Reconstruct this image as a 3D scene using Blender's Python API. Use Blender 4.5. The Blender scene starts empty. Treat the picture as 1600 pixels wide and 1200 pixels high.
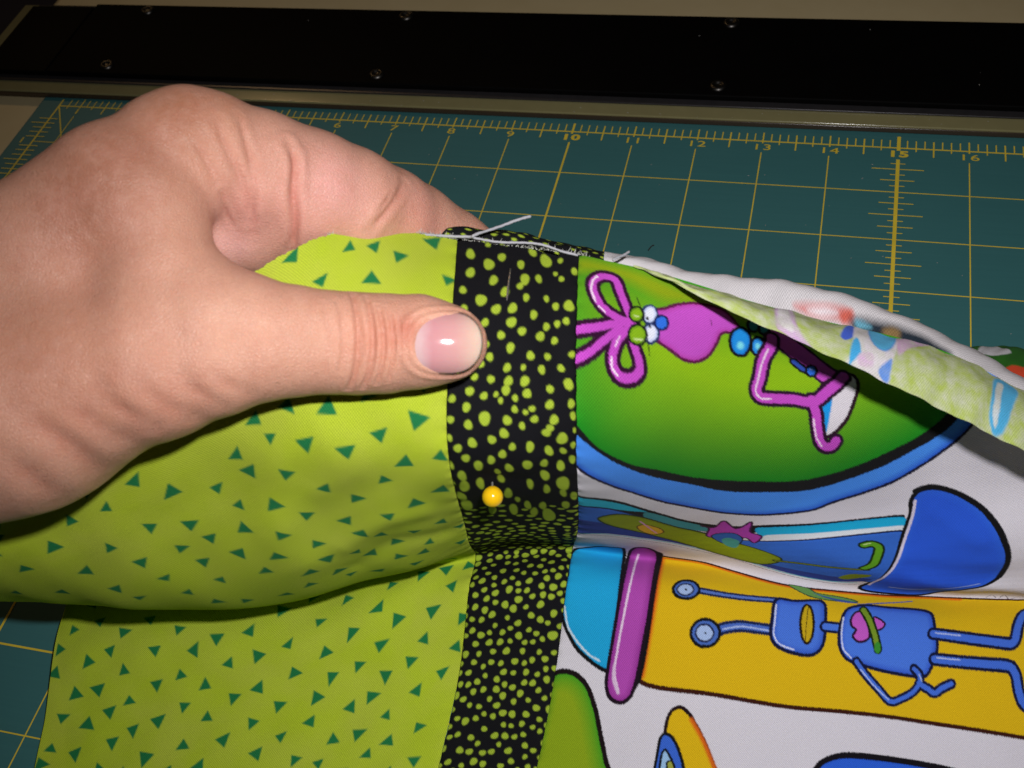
import bpy, bmesh, math, random
import numpy as np
from mathutils import Vector, Matrix

random.seed(7)
SC = bpy.context.scene
COL = SC.collection
IN = 0.0254

# ------------------------------------------------------------------ camera, world, lamps, exposure
cam_d = bpy.data.cameras.new('camera')
cam = bpy.data.objects.new('camera', cam_d)
COL.objects.link(cam)
cam.location = (0.35558, -0.37187, 0.29841)
cam.rotation_euler = (0.70059, 0.12299, 0.23554)
cam_d.sensor_width = 36
cam_d.lens = 41.088
cam_d.clip_start = 0.01
cam_d.clip_end = 20
cam_d.dof.use_dof = True
cam_d.dof.focus_distance = 0.345
cam_d.dof.aperture_fstop = 33
SC.camera = cam

W = bpy.data.worlds.new('World')
SC.world = W
W.use_nodes = True
bg = W.node_tree.nodes['Background']
bg.inputs[0].default_value = (1.0, .80, .58, 1)      # dim warm room
bg.inputs[1].default_value = 0.007

CAM_M = Matrix.Translation(cam.location) @ cam.rotation_euler.to_matrix().to_4x4()


def lamp(name, kind, loc, target, energy, color, **kw):
    l = bpy.data.lights.new(name, kind)
    o = bpy.data.objects.new(name, l)
    COL.objects.link(o)
    o.location = loc
    o.rotation_euler = (Vector(target) - Vector(loc)).to_track_quat('-Z', 'Y').to_euler()
    l.energy = energy
    l.color = color
    for k, v in kw.items():
        setattr(l, k, v)
    return o


# the little flash of the compact camera, above and right of its lens
FLASH = CAM_M @ Vector((0.026, 0.037, 0.004))
lamp('camera_flash', 'SPOT', FLASH, (0.318, -0.152, 0.03), 3.85, (1.0, .97, .965), spot_size=math.radians(96), spot_blend=1.0, shadow_soft_size=.006)
# a weak warm bulb somewhere over the far left of the table
lamp('room_bulb', 'POINT', (-0.5, 0.7, 0.9), (0, 0, 0), 3.2, (1.0, .62, .28), shadow_soft_size=.05)

SC.view_settings.view_transform = 'Standard'
SC.view_settings.look = 'None'
SC.view_settings.exposure = 0
SC.view_settings.gamma = 1
SC.render.engine = 'CYCLES'
SC.cycles.use_denoising = True
SC.cycles.max_bounces = 6


# ------------------------------------------------------------------ helpers
def lin(h):
    c = [int(h[i:i + 2], 16) / 255 for i in (0, 2, 4)]
    return np.array([x / 12.92 if x <= .04045 else ((x + .055) / 1.055) ** 2.4 for x in c], np.float32)


def tag(o, label=None, cat=None, group=None, kind=None):
    for k, v in (('label', label), ('category', cat), ('group', group), ('kind', kind)):
        if v:
            o[k] = v
    return o


def empty(name, loc, label, cat, group=None):
    o = bpy.data.objects.new(name, None)
    o.empty_display_size = .01
    o.location = loc
    COL.objects.link(o)
    return tag(o, label, cat, group)


def link(name, me, mat=None, parent=None, smooth=True):
    o = bpy.data.objects.new(name, me)
    COL.objects.link(o)
    if mat:
        me.materials.append(mat)
    if smooth:
        me.polygons.foreach_set('use_smooth', np.ones(len(me.polygons), bool))
    if parent:
        o.parent = parent
        o.matrix_parent_inverse = Matrix.Identity(4)
        o.location = -Vector(parent.location) if parent.rotation_euler.to_quaternion().angle < 1e-6 else (0, 0, 0)
    return o


def mesh_np(name, V, Fq):
    V = np.ascontiguousarray(V, np.float32)
    Fq = np.ascontiguousarray(Fq, np.int32)
    me = bpy.data.meshes.new(name)
    n, m = Fq.shape
    me.vertices.add(len(V))
    me.vertices.foreach_set('co', V.ravel())
    me.loops.add(n * m)
    me.loops.foreach_set('vertex_index', Fq.ravel())
    me.polygons.add(n)
    me.polygons.foreach_set('loop_start', np.arange(0, n * m, m, dtype=np.int32))
    me.update(calc_edges=True)
    me.validate()
    return me


def set_color(me, name, rgb):
    a = me.attributes.new(name, 'FLOAT_COLOR', 'POINT')
    c = np.ones((len(rgb), 4), np.float32)
    c[:, :3] = rgb
    a.data.foreach_set('color', c.ravel())


def set_float(me, name, v):
    a = me.attributes.new(name, 'FLOAT', 'POINT')
    a.data.foreach_set('value', np.ascontiguousarray(v, np.float32))


def set_uv(me, uv):
    l = me.uv_layers.new(name='weave')
    idx = np.empty(len(me.loops), np.int32)
    me.loops.foreach_get('vertex_index', idx)
    l.data.foreach_set('uv', np.ascontiguousarray(uv[idx], np.float32).ravel())


class NT:
    """short-hand for building a node material"""
    def __init__(self, name):
        self.m = bpy.data.materials.new(name)
        self.m.use_nodes = True
        self.t = self.m.node_tree
        self.p = self.t.nodes['Principled BSDF']

    def n(self, kind, **kw):
        x = self.t.nodes.new(kind)
        for k, v in kw.items():
            if hasattr(x, k):
                setattr(x, k, v)
            else:
                x.inputs[k.replace('_', ' ')].default_value = v
        return x

    def l(self, a, b):
        self.t.links.new(a, b)

    def math(self, op, a, b=None, clamp=False):
        x = self.t.nodes.new('ShaderNodeMath')
        x.operation = op
        x.use_clamp = clamp
        for i, v in enumerate((a, b)):
            if v is None:
                continue
            if isinstance(v, (int, float)):
                x.inputs[i].default_value = v
            else:
                self.l(v, x.inputs[i])
        return x.outputs[0]

    def mix(self, f, a, b, mode='MIX'):
        x = self.t.nodes.new('ShaderNodeMix')
        x.data_type = 'RGBA'
        x.blend_type = mode
        for s, v in ((x.inputs[0], f), (x.inputs[6], a), (x.inputs[7], b)):
            if isinstance(v, (int, float)):
                s.default_value = v
            elif isinstance(v, (tuple, list, np.ndarray)):
                s.default_value = (*[float(q) for q in v[:3]], 1)
            else:
                self.l(v, s)
        return x.outputs[2]

    def noise(self, scale, detail=3, rough=.5, vec=None):
        x = self.n('ShaderNodeTexNoise')
        x.inputs['Scale'].default_value = scale
        x.inputs['Detail'].default_value = detail
        x.inputs['Roughness'].default_value = rough
        if vec is None:
            vec = self.n('ShaderNodeTexCoord').outputs['Object']
        self.l(vec, x.inputs['Vector'])
        return x.outputs['Fac']

    def ramp(self, f, stops):
        x = self.n('ShaderNodeValToRGB')
        e = x.color_ramp.elements
        for i, (p, c) in enumerate(stops):
            el = e[i] if i < 2 else e.new(p)
            el.position = p
            el.color = (*[float(q) for q in c[:3]], 1)
        self.l(f, x.inputs[0])
        return x.outputs[0]

    def bump(self, h, strength, dist):
        b = self.n('ShaderNodeBump')
        b.inputs['Strength'].default_value = strength
        b.inputs['Distance'].default_value = dist
        self.l(h, b.inputs['Height'])
        self.l(b.outputs[0], self.p.inputs['Normal'])
        return b


def simple(name, rgb, rough=.5, metal=0, spec=.5, vary=.15, scale=200, bump=0):
    m = NT(name)
    c = np.array(rgb, float)
    f = m.noise(scale, 4, .6)
    m.l(m.mix(f, c * (1 - vary), c * (1 + vary)), m.p.inputs['Base Color'])
    m.p.inputs['Roughness'].default_value = rough
    m.p.inputs['Metallic'].default_value = metal
    m.p.inputs['Specular IOR Level'].default_value = spec
    if bump:
        m.bump(f, .4, bump)
    return m.m


def box_bm(bm, x0, x1, y0, y1, z0, z1, bevel=0, seg=2):
    vs = [bm.verts.new((x, y, z)) for x in (x0, x1) for y in (y0, y1) for z in (z0, z1)]
    fs = [(0, 1, 3, 2), (4, 6, 7, 5), (0, 4, 5, 1), (2, 3, 7, 6), (0, 2, 6, 4), (1, 5, 7, 3)]
    ff = [bm.faces.new([vs[i] for i in f]) for f in fs]
    if bevel:
        ed = list({e for f in ff for e in f.edges})
        bmesh.ops.bevel(bm, geom=ed, offset=bevel, segments=seg, profile=.6, affect='EDGES')


def bm_obj(name, bm, mat, parent=None, smooth=False):
    me = bpy.data.meshes.new(name)
    bmesh.ops.recalc_face_normals(bm, faces=bm.faces)
    bm.to_mesh(me)
    bm.free()
    return link(name, me, mat, parent, smooth)


def tube_mesh(name, pts, r, seg=10, sub=6, fuzz=0, taper=False):
    """a tube through the points (metres), radius a number or one per point"""
    P = np.array(pts, float)
    n = len(P)
    t = np.arange(n)
    x = np.linspace(0, n - 1, (n - 1) * sub + 1)
    Q = spl(t, x) @ P if n > 2 else P[0] + (P[1] - P[0]) * (x / (n - 1))[:, None]
    R = np.interp(x, t, r) if np.ndim(r) else np.full(len(x), r)
    V, up = [], np.array([.3, .2, .93])
    for i in range(len(Q)):
        d = Q[min(i + 1, len(Q) - 1)] - Q[max(i - 1, 0)]
        d /= np.linalg.norm(d)
        a = np.cross(d, up)
        a /= np.linalg.norm(a)
        b = np.cross(d, a)
        for k in range(seg):
            th = k / seg * 2 * math.pi
            rr = R[i] * (1 + (random.uniform(-fuzz, fuzz) if fuzz else 0))
            V.append(Q[i] + rr * (a * math.cos(th) + b * math.sin(th)))
    Fq = [(i * seg + k, i * seg + (k + 1) % seg, (i + 1) * seg + (k + 1) % seg, (i + 1) * seg + k) for i in range(len(Q) - 1) for k in range(seg)]
    bm = bmesh.new()
    vs = [bm.verts.new(v) for v in V]
    for q in Fq:
        bm.faces.new([vs[i] for i in q])
    bm.faces.new(vs[:seg][::-1])
    bm.faces.new(vs[-seg:])
    bmesh.ops.recalc_face_normals(bm, faces=bm.faces)
    me = bpy.data.meshes.new(name)
    bm.to_mesh(me)
    bm.free()
    return me


def spl(t, x):
    """evaluation matrix of the natural cubic spline with knots t at x"""
    t = np.asarray(t, float)
    x = np.asarray(x, float)
    n = len(t)
    h = np.diff(t)
    A, B = np.eye(n), np.zeros((n, n))
    for i in range(1, n - 1):
        A[i, i - 1], A[i, i], A[i, i + 1] = h[i - 1], 2 * (h[i - 1] + h[i]), h[i]
        B[i, i - 1], B[i, i + 1], B[i, i] = 6 / h[i - 1], 6 / h[i], -6 / h[i - 1] - 6 / h[i]
    M = np.linalg.solve(A, B)
    k = np.clip(np.searchsorted(t, x) - 1, 0, n - 2)
    H = h[k]
    a, b = (t[k + 1] - x) / H, (x - t[k]) / H
    I = np.eye(n)
    return a[:, None] * I[k] + b[:, None] * I[k + 1] + ((a ** 3 - a) * H * H / 6)[:, None] * M[k] + ((b ** 3 - b) * H * H / 6)[:, None] * M[k + 1]


# ------------------------------------------------------------------ measured data: cloth nets, prints, hand (mm)
FRONT = {'us':[-120.0,-80.0,-40.0,-28.0,-14.0,0.0,27.6,44.6,65.6,87.6,112.6,135.6,157.6,192.6],'vs':[0.0,17.0,32.87,50.52,70.5,93.37,106.74,113.62,136.13,167.74],'P':[[[168.02,-256.72,104.64],[204.47,-235.98,114.84],[246.89,-212.51,134.54],[254.34,-202.62,132.14],[263.07,-192.42,124.31],[275.41,-187.36,117.83],[302.68,-183.58,112.16],[319.5,-181.81,106.9],[340.32,-179.75,97.96],[362.97,-177.59,89.83],[386.67,-174.68,80.64],[406.66,-174.77,68.93],[429.97,-175.49,54.35],[469.07,-174.15,24.5]],[[163.09,-261.19,97.37],[200.25,-243.35,105.04],[245.85,-225.95,124.16],[256.53,-220.55,123.74],[268.89,-215.81,122.27],[281.06,-212.54,118.36],[305.84,-201.65,109.92],[321.35,-195.03,98.41],[341.21,-185.55,83.82],[363.97,-179.68,73.34],[388.29,-178.04,62.95],[408.88,-176.18,51.29],[432.71,-173.84,36.33],[466.05,-180.82,22.0]],[[160.59,-265.23,90.99],[198.73,-250.37,95.97],[245.66,-237.89,110.74],[257.42,-235.71,110.05],[270.52,-233.21,109.19],[282.68,-229.65,106.84],[308.23,-219.02,97.95],[322.87,-208.97,85.49],[341.99,-194.67,69.71],[364.11,-188.17,59.93],[388.4,-182.41,48.89],[409.06,-180.27,36.1],[430.66,-181.81,30.0],[462.51,-187.2,19.0]],[[159.07,-268.36,83.7],[197.33,-254.92,84.87],[243.24,-244.31,90.58],[255.53,-241.95,89.86],[268.97,-238.16,88.6],[282.07,-233.89,87.83],[307.36,-222.46,77.03],[321.33,-211.61,62.78],[340.79,-198.82,47.01],[362.42,-191.36,36.0],[386.4,-188.34,31.0],[405.39,-189.75,27.0],[426.59,-188.71,22.0],[457.2,-192.33,15.0]],[[159.98,-269.42,72.03],[197.17,-258.68,68.75],[241.92,-246.61,66.75],[253.33,-240.77,63.82],[266.18,-233.88,59.95],[277.36,-224.96,55.59],[303.53,-214.51,47.69],[318.08,-207.25,38.3],[337.68,-197.67,25.2],[359.61,-196.25,22.0],[382.92,-195.49,19.0],[401.49,-194.62,16.0],[421.6,-192.49,14.0],[450.56,-195.32,11.0]],[[148.63,-251.53,27.96],[184.84,-249.25,31.42],[233.31,-235.57,26.9],[246.68,-229.61,28.71],[260.92,-223.59,28.97],[272.88,-216.21,29.73],[299.37,-207.1,25.92],[314.74,-202.3,19.58],[335.38,-198.01,14.0],[357.77,-198.13,13.0],[380.6,-197.46,11.0],[398.87,-196.65,10.0],[418.28,-194.03,9.0],[446.69,-196.76,8.0]],[[146.73,-238.38,6.0],[184.05,-232.44,8.0],[232.13,-221.91,11.0],[244.34,-218.52,13.0],[257.67,-215.0,15.0],[269.64,-209.92,13.37],[296.5,-202.84,13.1],[312.97,-200.84,10.0],[333.91,-200.21,9.0],[356.19,-200.52,8.0],[379.29,-198.61,5.0],[397.8,-196.15,4.0],[417.16,-193.9,4.0],[446.05,-196.03,3.0]],[[150.08,-247.1,7.0],[186.71,-239.85,9.0],[233.8,-230.02,12.0],[245.11,-225.12,14.0],[257.8,-220.05,15.0],[270.55,-216.88,16.0],[297.22,-209.6,16.0],[313.45,-207.82,14.0],[333.63,-206.2,12.0],[355.52,-205.28,9.0],[377.99,-204.36,7.0],[396.41,-202.26,6.0],[415.86,-199.39,5.0],[444.13,-201.42,4.0]],[[156.42,-268.23,5.0],[191.82,-259.92,5.0],[234.4,-248.9,6.0],[245.87,-244.92,6.0],[258.87,-240.48,6.0],[271.32,-235.54,6.0],[297.7,-230.94,6.0],[313.59,-230.11,6.0],[333.74,-228.86,6.0],[354.87,-227.25,5.0],[376.62,-225.96,5.0],[394.9,-224.93,4.0],[413.56,-224.24,4.0],[440.67,-225.76,3.0]],[[164.31,-295.4,4.0],[197.99,-288.58,3.0],[235.9,-280.46,3.0],[247.38,-277.93,3.0],[260.2,-274.27,3.0],[272.75,-271.2,3.0],[298.48,-267.67,3.0],[314.09,-265.04,3.0],[333.11,-261.75,3.0],[353.66,-258.16,3.0],[374.33,-255.19,3.0],[392.18,-253.87,3.0],[409.9,-252.84,3.0],[436.27,-252.37,3.0]]]}
FLAP = {'us':[12.0,18.0,26.0,38.0,60.0,85.0,108.0,135.0],'vs':[0.0,10.31,16.05],'P':[[[314.91,-182.27,108.91],[320.69,-181.87,106.47],[327.95,-181.37,103.24],[340.32,-179.75,97.96],[362.97,-177.59,89.83],[386.67,-174.68,80.64],[406.66,-174.77,68.93],[435.3,-174.82,50.54]],[[315.17,-182.83,109.18],[321.32,-184.59,108.72],[329.07,-186.16,106.97],[341.47,-188.02,104.17],[363.52,-190.21,98.04],[385.92,-189.43,88.23],[404.95,-189.65,76.73],[433.89,-187.32,54.21]],[[315.29,-182.75,108.81],[321.43,-184.48,108.11],[329.68,-187.51,106.36],[342.47,-192.16,104.51],[364.39,-197.63,99.09],[386.34,-199.62,88.54],[404.86,-199.34,76.94],[432.6,-198.21,57.8]]]}
BACK = {'us':[0.0,18.0,36.0,52.0,62.0,74.0,92.0,112.0,134.0,150.0,172.0],'vs':[0.0,3.6,8.96,13.15,16.73,23.86,34.31],'P':[[[253.34,-180.25,109.44],[268.62,-177.1,108.41],[286.54,-172.5,103.73],[302.35,-167.91,97.08],[312.86,-165.15,91.98],[325.74,-160.43,83.74],[343.85,-153.51,75.58],[367.03,-148.3,65.76],[394.83,-147.93,51.92],[412.85,-148.9,41.46],[442.92,-151.3,22.06]],[[254.28,-181.5,113.42],[269.65,-178.34,112.36],[287.22,-173.66,107.21],[302.91,-169.73,100.07],[313.16,-166.19,95.01],[325.9,-161.57,86.73],[343.81,-154.54,78.72],[366.78,-149.45,68.87],[394.31,-149.05,55.15],[412.18,-150.1,44.67],[441.96,-152.29,25.53]],[[255.87,-184.27,116.63],[270.85,-180.88,115.22],[288.03,-175.83,109.83],[303.53,-172.03,102.65],[313.85,-169.45,98.78],[326.44,-165.37,91.44],[343.96,-158.25,83.62],[366.48,-153.19,73.9],[393.48,-152.73,60.4],[411.01,-153.71,50.07],[440.25,-155.76,31.21]],[[256.83,-186.37,117.95],[271.37,-182.38,115.84],[288.57,-177.65,110.84],[304.13,-174.51,104.44],[314.36,-172.12,100.44],[326.91,-168.7,93.9],[344.31,-163.2,86.81],[366.39,-158.54,77.57],[392.95,-157.08,63.68],[410.21,-158.02,53.48],[438.98,-159.86,34.94]],[[257.96,-189.76,118.18],[271.88,-184.55,115.27],[289.11,-180.07,110.71],[304.63,-176.85,105.05],[314.65,-173.88,100.27],[327.36,-172.02,93.75],[344.94,-168.61,84.28],[366.96,-163.79,74.52],[392.89,-161.58,64.07],[410.15,-161.69,53.21],[438.66,-162.89,35.26]],[[259.4,-197.35,112.33],[273.2,-191.77,110.4],[290.12,-187.05,105.48],[305.55,-183.08,101.11],[315.48,-179.71,96.67],[328.03,-176.96,90.92],[345.62,-174.1,81.0],[367.54,-169.13,71.39],[393.42,-167.21,60.72],[410.57,-166.88,50.25],[438.98,-168.03,32.38]],[[261.59,-207.52,106.16],[274.85,-202.25,102.19],[291.81,-197.48,99.27],[306.95,-192.94,94.11],[316.86,-189.68,89.6],[329.19,-185.71,82.25],[346.7,-181.83,73.18],[368.35,-175.22,66.28],[394.24,-173.37,55.56],[411.23,-171.87,46.06],[439.66,-173.12,28.1]]]}
TAIL = {'us':[0.0,14.0,26.0,40.0,60.0],'vs':[0.0,4.57,17.2,35.77],'P':[[[391.33,-113.31,1.0],[400.98,-103.3,1.0],[411.71,-100.0,1.0],[423.26,-99.91,1.0],[444.76,-102.3,1.0]],[[390.8,-114.11,5.0],[400.37,-105.55,5.0],[410.97,-102.28,5.0],[422.39,-102.21,5.0],[443.65,-104.59,5.0]],[[390.32,-125.03,10.0],[399.46,-115.79,11.0],[409.59,-112.72,12.0],[420.66,-112.88,12.0],[441.2,-116.14,12.0]],[[390.27,-136.81,12.0],[399.2,-131.41,13.0],[408.98,-130.91,14.0],[419.56,-134.38,14.0],[439.03,-141.17,14.0]]]}
ROBOT_PRINT = [
 ['P',[[23.1,39.9],[27.7,45.6],[34.8,50.2],[42.9,53.4],[51.2,56.5],[61.1,58.6],[71.0,58.6],[77.4,57.1],[86.6,53.2],[90.8,50.0],[97.9,45.9],[105.1,41.3],[110.6,35.8],[114.8,30.4],[118.1,25.3],[121.6,18.9],[126.3,9.1],[128.4,0.1],[129.5,-6.0],[22.6,1.5]],{'fill':'4a94fa','ow':0.775,'oc':'101030','edge':'2050d8','ew':2.226}],
 ['P',[[23.3,32.5],[27.7,36.8],[31.6,39.9],[36.1,42.8],[45.5,46.7],[55.0,48.9],[63.1,50.6],[71.0,50.0],[82.0,47.7],[89.5,44.7],[96.6,40.7],[102.2,37.1],[106.4,33.2],[113.1,25.8],[118.5,16.5],[122.3,6.1],[122.6,-2.4],[123.0,-6.0],[22.6,1.5]],{'fill':'131316'}],
 ['P',[[23.3,30.8],[28.0,35.1],[32.3,39.3],[39.9,43.0],[46.9,44.6],[54.7,46.5],[65.7,47.1],[77.5,45.5],[88.8,41.7],[94.5,38.7],[99.4,35.5],[104.4,31.4],[109.5,25.8],[114.8,17.1],[117.7,8.1],[118.1,-0.3],[118.3,-6.0],[22.5,-0.6]],{'fill':'8cba14','edge':'1a8a1c','ew':23.14,'epow':1.25}],
 ['P',[[27.8,0.8],[41.4,1.1],[56.1,4.0],[67.8,7.3],[75.1,12.0],[67.8,5.4],[57.6,4.9],[47.2,6.8],[39.2,4.8],[32.7,4.1],[27.8,4.5]],{'fill':'869c10','soft':3.262}],
 ['T',[[26.5,18.9],[32.1,17.6],[36.4,15.9],[39.9,14.8]],{'r':1.143,'fill':'c24cc4','ow':0.92,'oc':'30082c','grp':1}],
 ['T',[[26.3,24.0],[29.6,22.6],[33.1,20.0],[36.8,16.8]],{'r':1.062,'fill':'c24cc4','ow':0.911,'oc':'30082c','grp':1}],
 ['T',[[39.1,14.9],[36.4,14.8],[32.8,13.1],[30.9,9.5],[31.3,6.6],[33.4,4.8],[36.0,5.1],[37.2,8.6],[38.5,12.0],[39.7,14.3]],{'r':1.23,'fill':'c24cc4','ow':0.931,'oc':'30082c','grp':1}],
 ['T',[[39.1,16.1],[36.4,19.0],[35.2,22.0],[35.5,24.1],[37.1,25.4],[39.4,25.2],[41.0,23.9],[41.1,22.2],[40.0,19.4],[39.1,16.6]],{'r':1.222,'fill':'c24cc4','ow':0.925,'oc':'30082c','grp':1}],
 ['L',[[31.4,12.3],[30.5,9.7],[30.9,6.9],[31.9,5.3]],{'w':0.433,'fill':'f6e2f6'}],
 ['L',[[32.1,13.3],[33.6,14.3]],{'w':0.315,'fill':'f6d8f6'}],
 ['L',[[35.0,22.4],[35.1,24.2],[36.3,25.2]],{'w':0.427,'fill':'f6e2f6'}],
 ['L',[[36.8,18.3],[35.7,20.5]],{'w':0.286,'fill':'f6d8f6'}],
 ['T',[[72.5,8.8],[76.5,11.6],[84.0,17.1],[88.6,18.6]],{'r':2.472,'fill':'c24cc4','ow':0.753,'oc':'3a0f3a'}],
 ['P',[[44.3,10.9],[47.2,9.1],[50.2,7.1],[53.9,5.5],[57.6,4.9],[60.5,5.1],[62.3,6.3],[64.3,8.6],[66.4,9.7],[63.5,10.9],[61.3,11.0],[59.9,12.1],[59.2,14.2],[57.6,17.3],[55.7,19.1],[53.5,19.9],[50.9,19.7],[48.3,18.4],[45.8,17.4],[44.6,16.7]],{'fill':'c050c4','ow':0.727,'oc':'5a1240','edge':'b03aa0','ew':1.491}],
 ['L',[[57.7,8.7],[57.9,10.1]],{'w':0.18,'fill':'402030'}],
 ['P',[[45.5,11.1],[45.3,12.0],[45.0,12.8],[44.4,13.4],[43.7,13.8],[43.0,13.8],[42.5,13.6],[42.1,13.0],[42.0,12.2],[42.1,11.4],[42.5,10.6],[43.0,9.9],[43.7,9.5],[44.4,9.4],[45.0,9.7],[45.3,10.3]],{'fill':'e4e8f8','ow':0.514,'oc':'203060','edge':'88a4e8','ew':0.878}],
 ['P',[[45.6,15.5],[45.5,16.3],[45.1,17.1],[44.5,17.6],[43.9,18.0],[43.2,18.0],[42.6,17.7],[42.3,17.2],[42.1,16.4],[42.2,15.6],[42.6,14.9],[43.2,14.2],[43.9,13.9],[44.5,13.8],[45.1,14.1],[45.5,14.7]],{'fill':'e4e8f8','ow':0.513,'oc':'203060','edge':'88a4e8','ew':0.876}],
 ['P',[[42.3,12.2],[42.1,12.8],[41.8,13.5],[41.3,14.0],[40.7,14.3],[40.1,14.4],[39.5,14.2],[39.2,13.8],[39.1,13.2],[39.2,12.5],[39.5,11.8],[40.0,11.3],[40.7,10.9],[41.3,10.8],[41.8,11.1],[42.1,11.5]],{'fill':'86b418','ow':0.51,'oc':'101012','edge':'4f8410','ew':0.727}],
 ['P',[[42.9,16.5],[42.7,17.3],[42.3,18.1],[41.6,18.7],[40.8,19.0],[40.0,19.0],[39.4,18.8],[39.0,18.3],[38.8,17.6],[39.0,16.8],[39.4,16.0],[40.0,15.4],[40.8,15.0],[41.6,14.9],[42.2,15.2],[42.7,15.8]],{'fill':'86b418','ow':0.509,'oc':'101012','edge':'4f8410','ew':0.725}],
 ['L',[[40.2,13.1],[41.1,13.0]],{'w':0.291,'fill':'d0e0a0'}],
 ['L',[[40.1,18.1],[42.0,17.8]],{'w':0.29,'fill':'d8e8a8'}],
 ['P',[[43.5,12.7],[43.4,12.8],[43.4,13.0],[43.2,13.1],[43.1,13.2],[43.0,13.2],[42.9,13.1],[42.8,13.0],[42.8,12.9],[42.8,12.7],[42.9,12.6],[43.0,12.5],[43.1,12.4],[43.2,12.4],[43.4,12.4],[43.4,12.5]],{'fill':'101012'}],
 ['P',[[44.0,14.4],[44.0,14.5],[43.9,14.7],[43.8,14.8],[43.7,14.8],[43.6,14.8],[43.5,14.8],[43.4,14.7],[43.4,14.6],[43.4,14.4],[43.5,14.3],[43.6,14.2],[43.7,14.1],[43.8,14.1],[43.9,14.2],[44.0,14.3]],{'fill':'101012'}],
 ['P',[[47.8,12.4],[47.7,13.1],[47.4,13.7],[46.9,14.2],[46.3,14.5],[45.8,14.5],[45.3,14.3],[45.0,13.9],[44.9,13.3],[45.0,12.6],[45.3,12.0],[45.8,11.5],[46.3,11.2],[46.9,11.1],[47.4,11.3],[47.7,11.8]],{'fill':'2f6fe0','ow':0.516,'oc':'101850'}],
 ['L',[[40.8,8.4],[42.0,11.6],[42.9,16.1],[43.5,20.5]],{'w':0.219,'fill':'101012'}],
 ['P',[[66.9,12.2],[66.7,13.7],[66.2,15.1],[65.5,16.1],[64.6,16.5],[63.7,16.4],[62.9,15.8],[62.4,14.7],[62.2,13.4],[62.3,11.8],[62.8,10.4],[63.6,9.4],[64.5,8.8],[65.4,8.8],[66.2,9.5],[66.7,10.7]],{'fill':'1e8fe4','ow':0.74,'oc':'101012','edge':'1464d0','ew':0.91}],
 ['P',[[65.3,13.6],[65.2,14.1],[65.1,14.4],[64.8,14.7],[64.5,14.8],[64.3,14.8],[64.0,14.7],[63.9,14.4],[63.8,14.0],[63.9,13.6],[64.0,13.2],[64.2,12.9],[64.5,12.8],[64.8,12.8],[65.0,12.9],[65.2,13.2]],{'fill':'7fe0f0','soft':0.76}],
 ['P',[[69.9,12.6],[69.8,13.7],[69.5,14.6],[69.1,15.2],[68.5,15.5],[68.0,15.5],[67.5,15.0],[67.1,14.3],[67.0,13.4],[67.1,12.4],[67.4,11.5],[67.9,10.8],[68.4,10.4],[69.0,10.4],[69.5,10.9],[69.8,11.7]],{'fill':'2a90e8','ow':0.744,'oc':'101012'}],
 ['P',[[69.0,12.9],[68.9,13.2],[68.8,13.6],[68.7,13.8],[68.5,13.9],[68.3,13.9],[68.1,13.7],[68.0,13.5],[68.0,13.1],[68.0,12.8],[68.1,12.5],[68.3,12.2],[68.5,12.1],[68.7,12.1],[68.8,12.3],[68.9,12.5]],{'fill':'7fe0f0','soft':0.611}],
 ['P',[[68.8,6.6],[68.7,7.4],[68.5,8.1],[68.0,8.7],[67.5,9.0],[67.0,9.0],[66.6,8.7],[66.3,8.2],[66.2,7.5],[66.3,6.7],[66.6,6.0],[67.0,5.4],[67.5,5.1],[68.0,5.1],[68.4,5.4],[68.7,5.9]],{'fill':'2a8090','ow':0.736,'oc':'101012'}],
 ['P',[[71.0,6.9],[70.9,7.6],[70.7,8.3],[70.3,8.8],[69.9,9.0],[69.4,9.0],[69.0,8.8],[68.8,8.3],[68.7,7.6],[68.8,6.9],[69.0,6.3],[69.4,5.8],[69.8,5.5],[70.3,5.5],[70.7,5.7],[70.9,6.2]],{'fill':'2a8090','ow':0.738,'oc':'101012'}],
 ['T',[[76.7,15.4],[78.9,17.0],[80.8,17.3]],{'r':0.775,'fill':'2f4fb0','ow':0.605,'oc':'101012'}],
 ['P',[[82.0,16.8],[81.9,17.4],[81.7,17.9],[81.3,18.3],[80.8,18.5],[80.4,18.5],[80.0,18.3],[79.7,17.9],[79.6,17.4],[79.7,16.8],[79.9,16.3],[80.3,15.9],[80.7,15.6],[81.2,15.6],[81.6,15.8],[81.8,16.2]],{'fill':'2f6fe0','ow':0.606,'oc':'101012'}],
 ['L',[[80.5,16.6],[80.9,16.7]],{'w':0.249,'fill':'a8c0f8'}],
 ['P',[[82.8,22.2],[85.0,18.7],[89.9,15.3],[91.6,17.6],[91.0,22.8],[89.7,27.7],[87.6,31.1],[85.7,32.7],[84.7,32.3],[83.6,28.1]],{'fill':'dcd6e0','ow':0.92,'oc':'2a1020'}],
 ['P',[[83.1,24.2],[84.8,20.7],[85.9,23.1],[85.7,27.7],[85.3,31.9],[84.3,31.1]],{'fill':'1a98e8','soft':0.314}],
 ['T',[[71.6,9.7],[71.4,12.2],[69.8,16.4],[69.1,21.3],[68.4,24.3],[69.4,25.9],[73.0,25.8],[77.1,25.3],[80.4,25.3],[82.5,24.5],[84.6,21.8],[86.7,19.1],[88.2,16.4]],{'r':1.474,'fill':'c24cc4','ow':0.847,'oc':'2a0c2a','grp':2}],
 ['T',[[81.2,24.5],[82.5,27.6],[83.1,30.5],[84.2,33.9],[85.8,35.1],[87.3,34.7],[88.0,33.3]],{'r':1.346,'fill':'c24cc4','ow':0.864,'oc':'2a0c2a','grp':2}],
 ['L',[[70.8,13.2],[69.4,17.9],[68.7,22.1],[68.2,24.5],[69.4,26.2],[71.9,26.0]],{'w':0.401,'fill':'f0d4f0'}],
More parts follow.
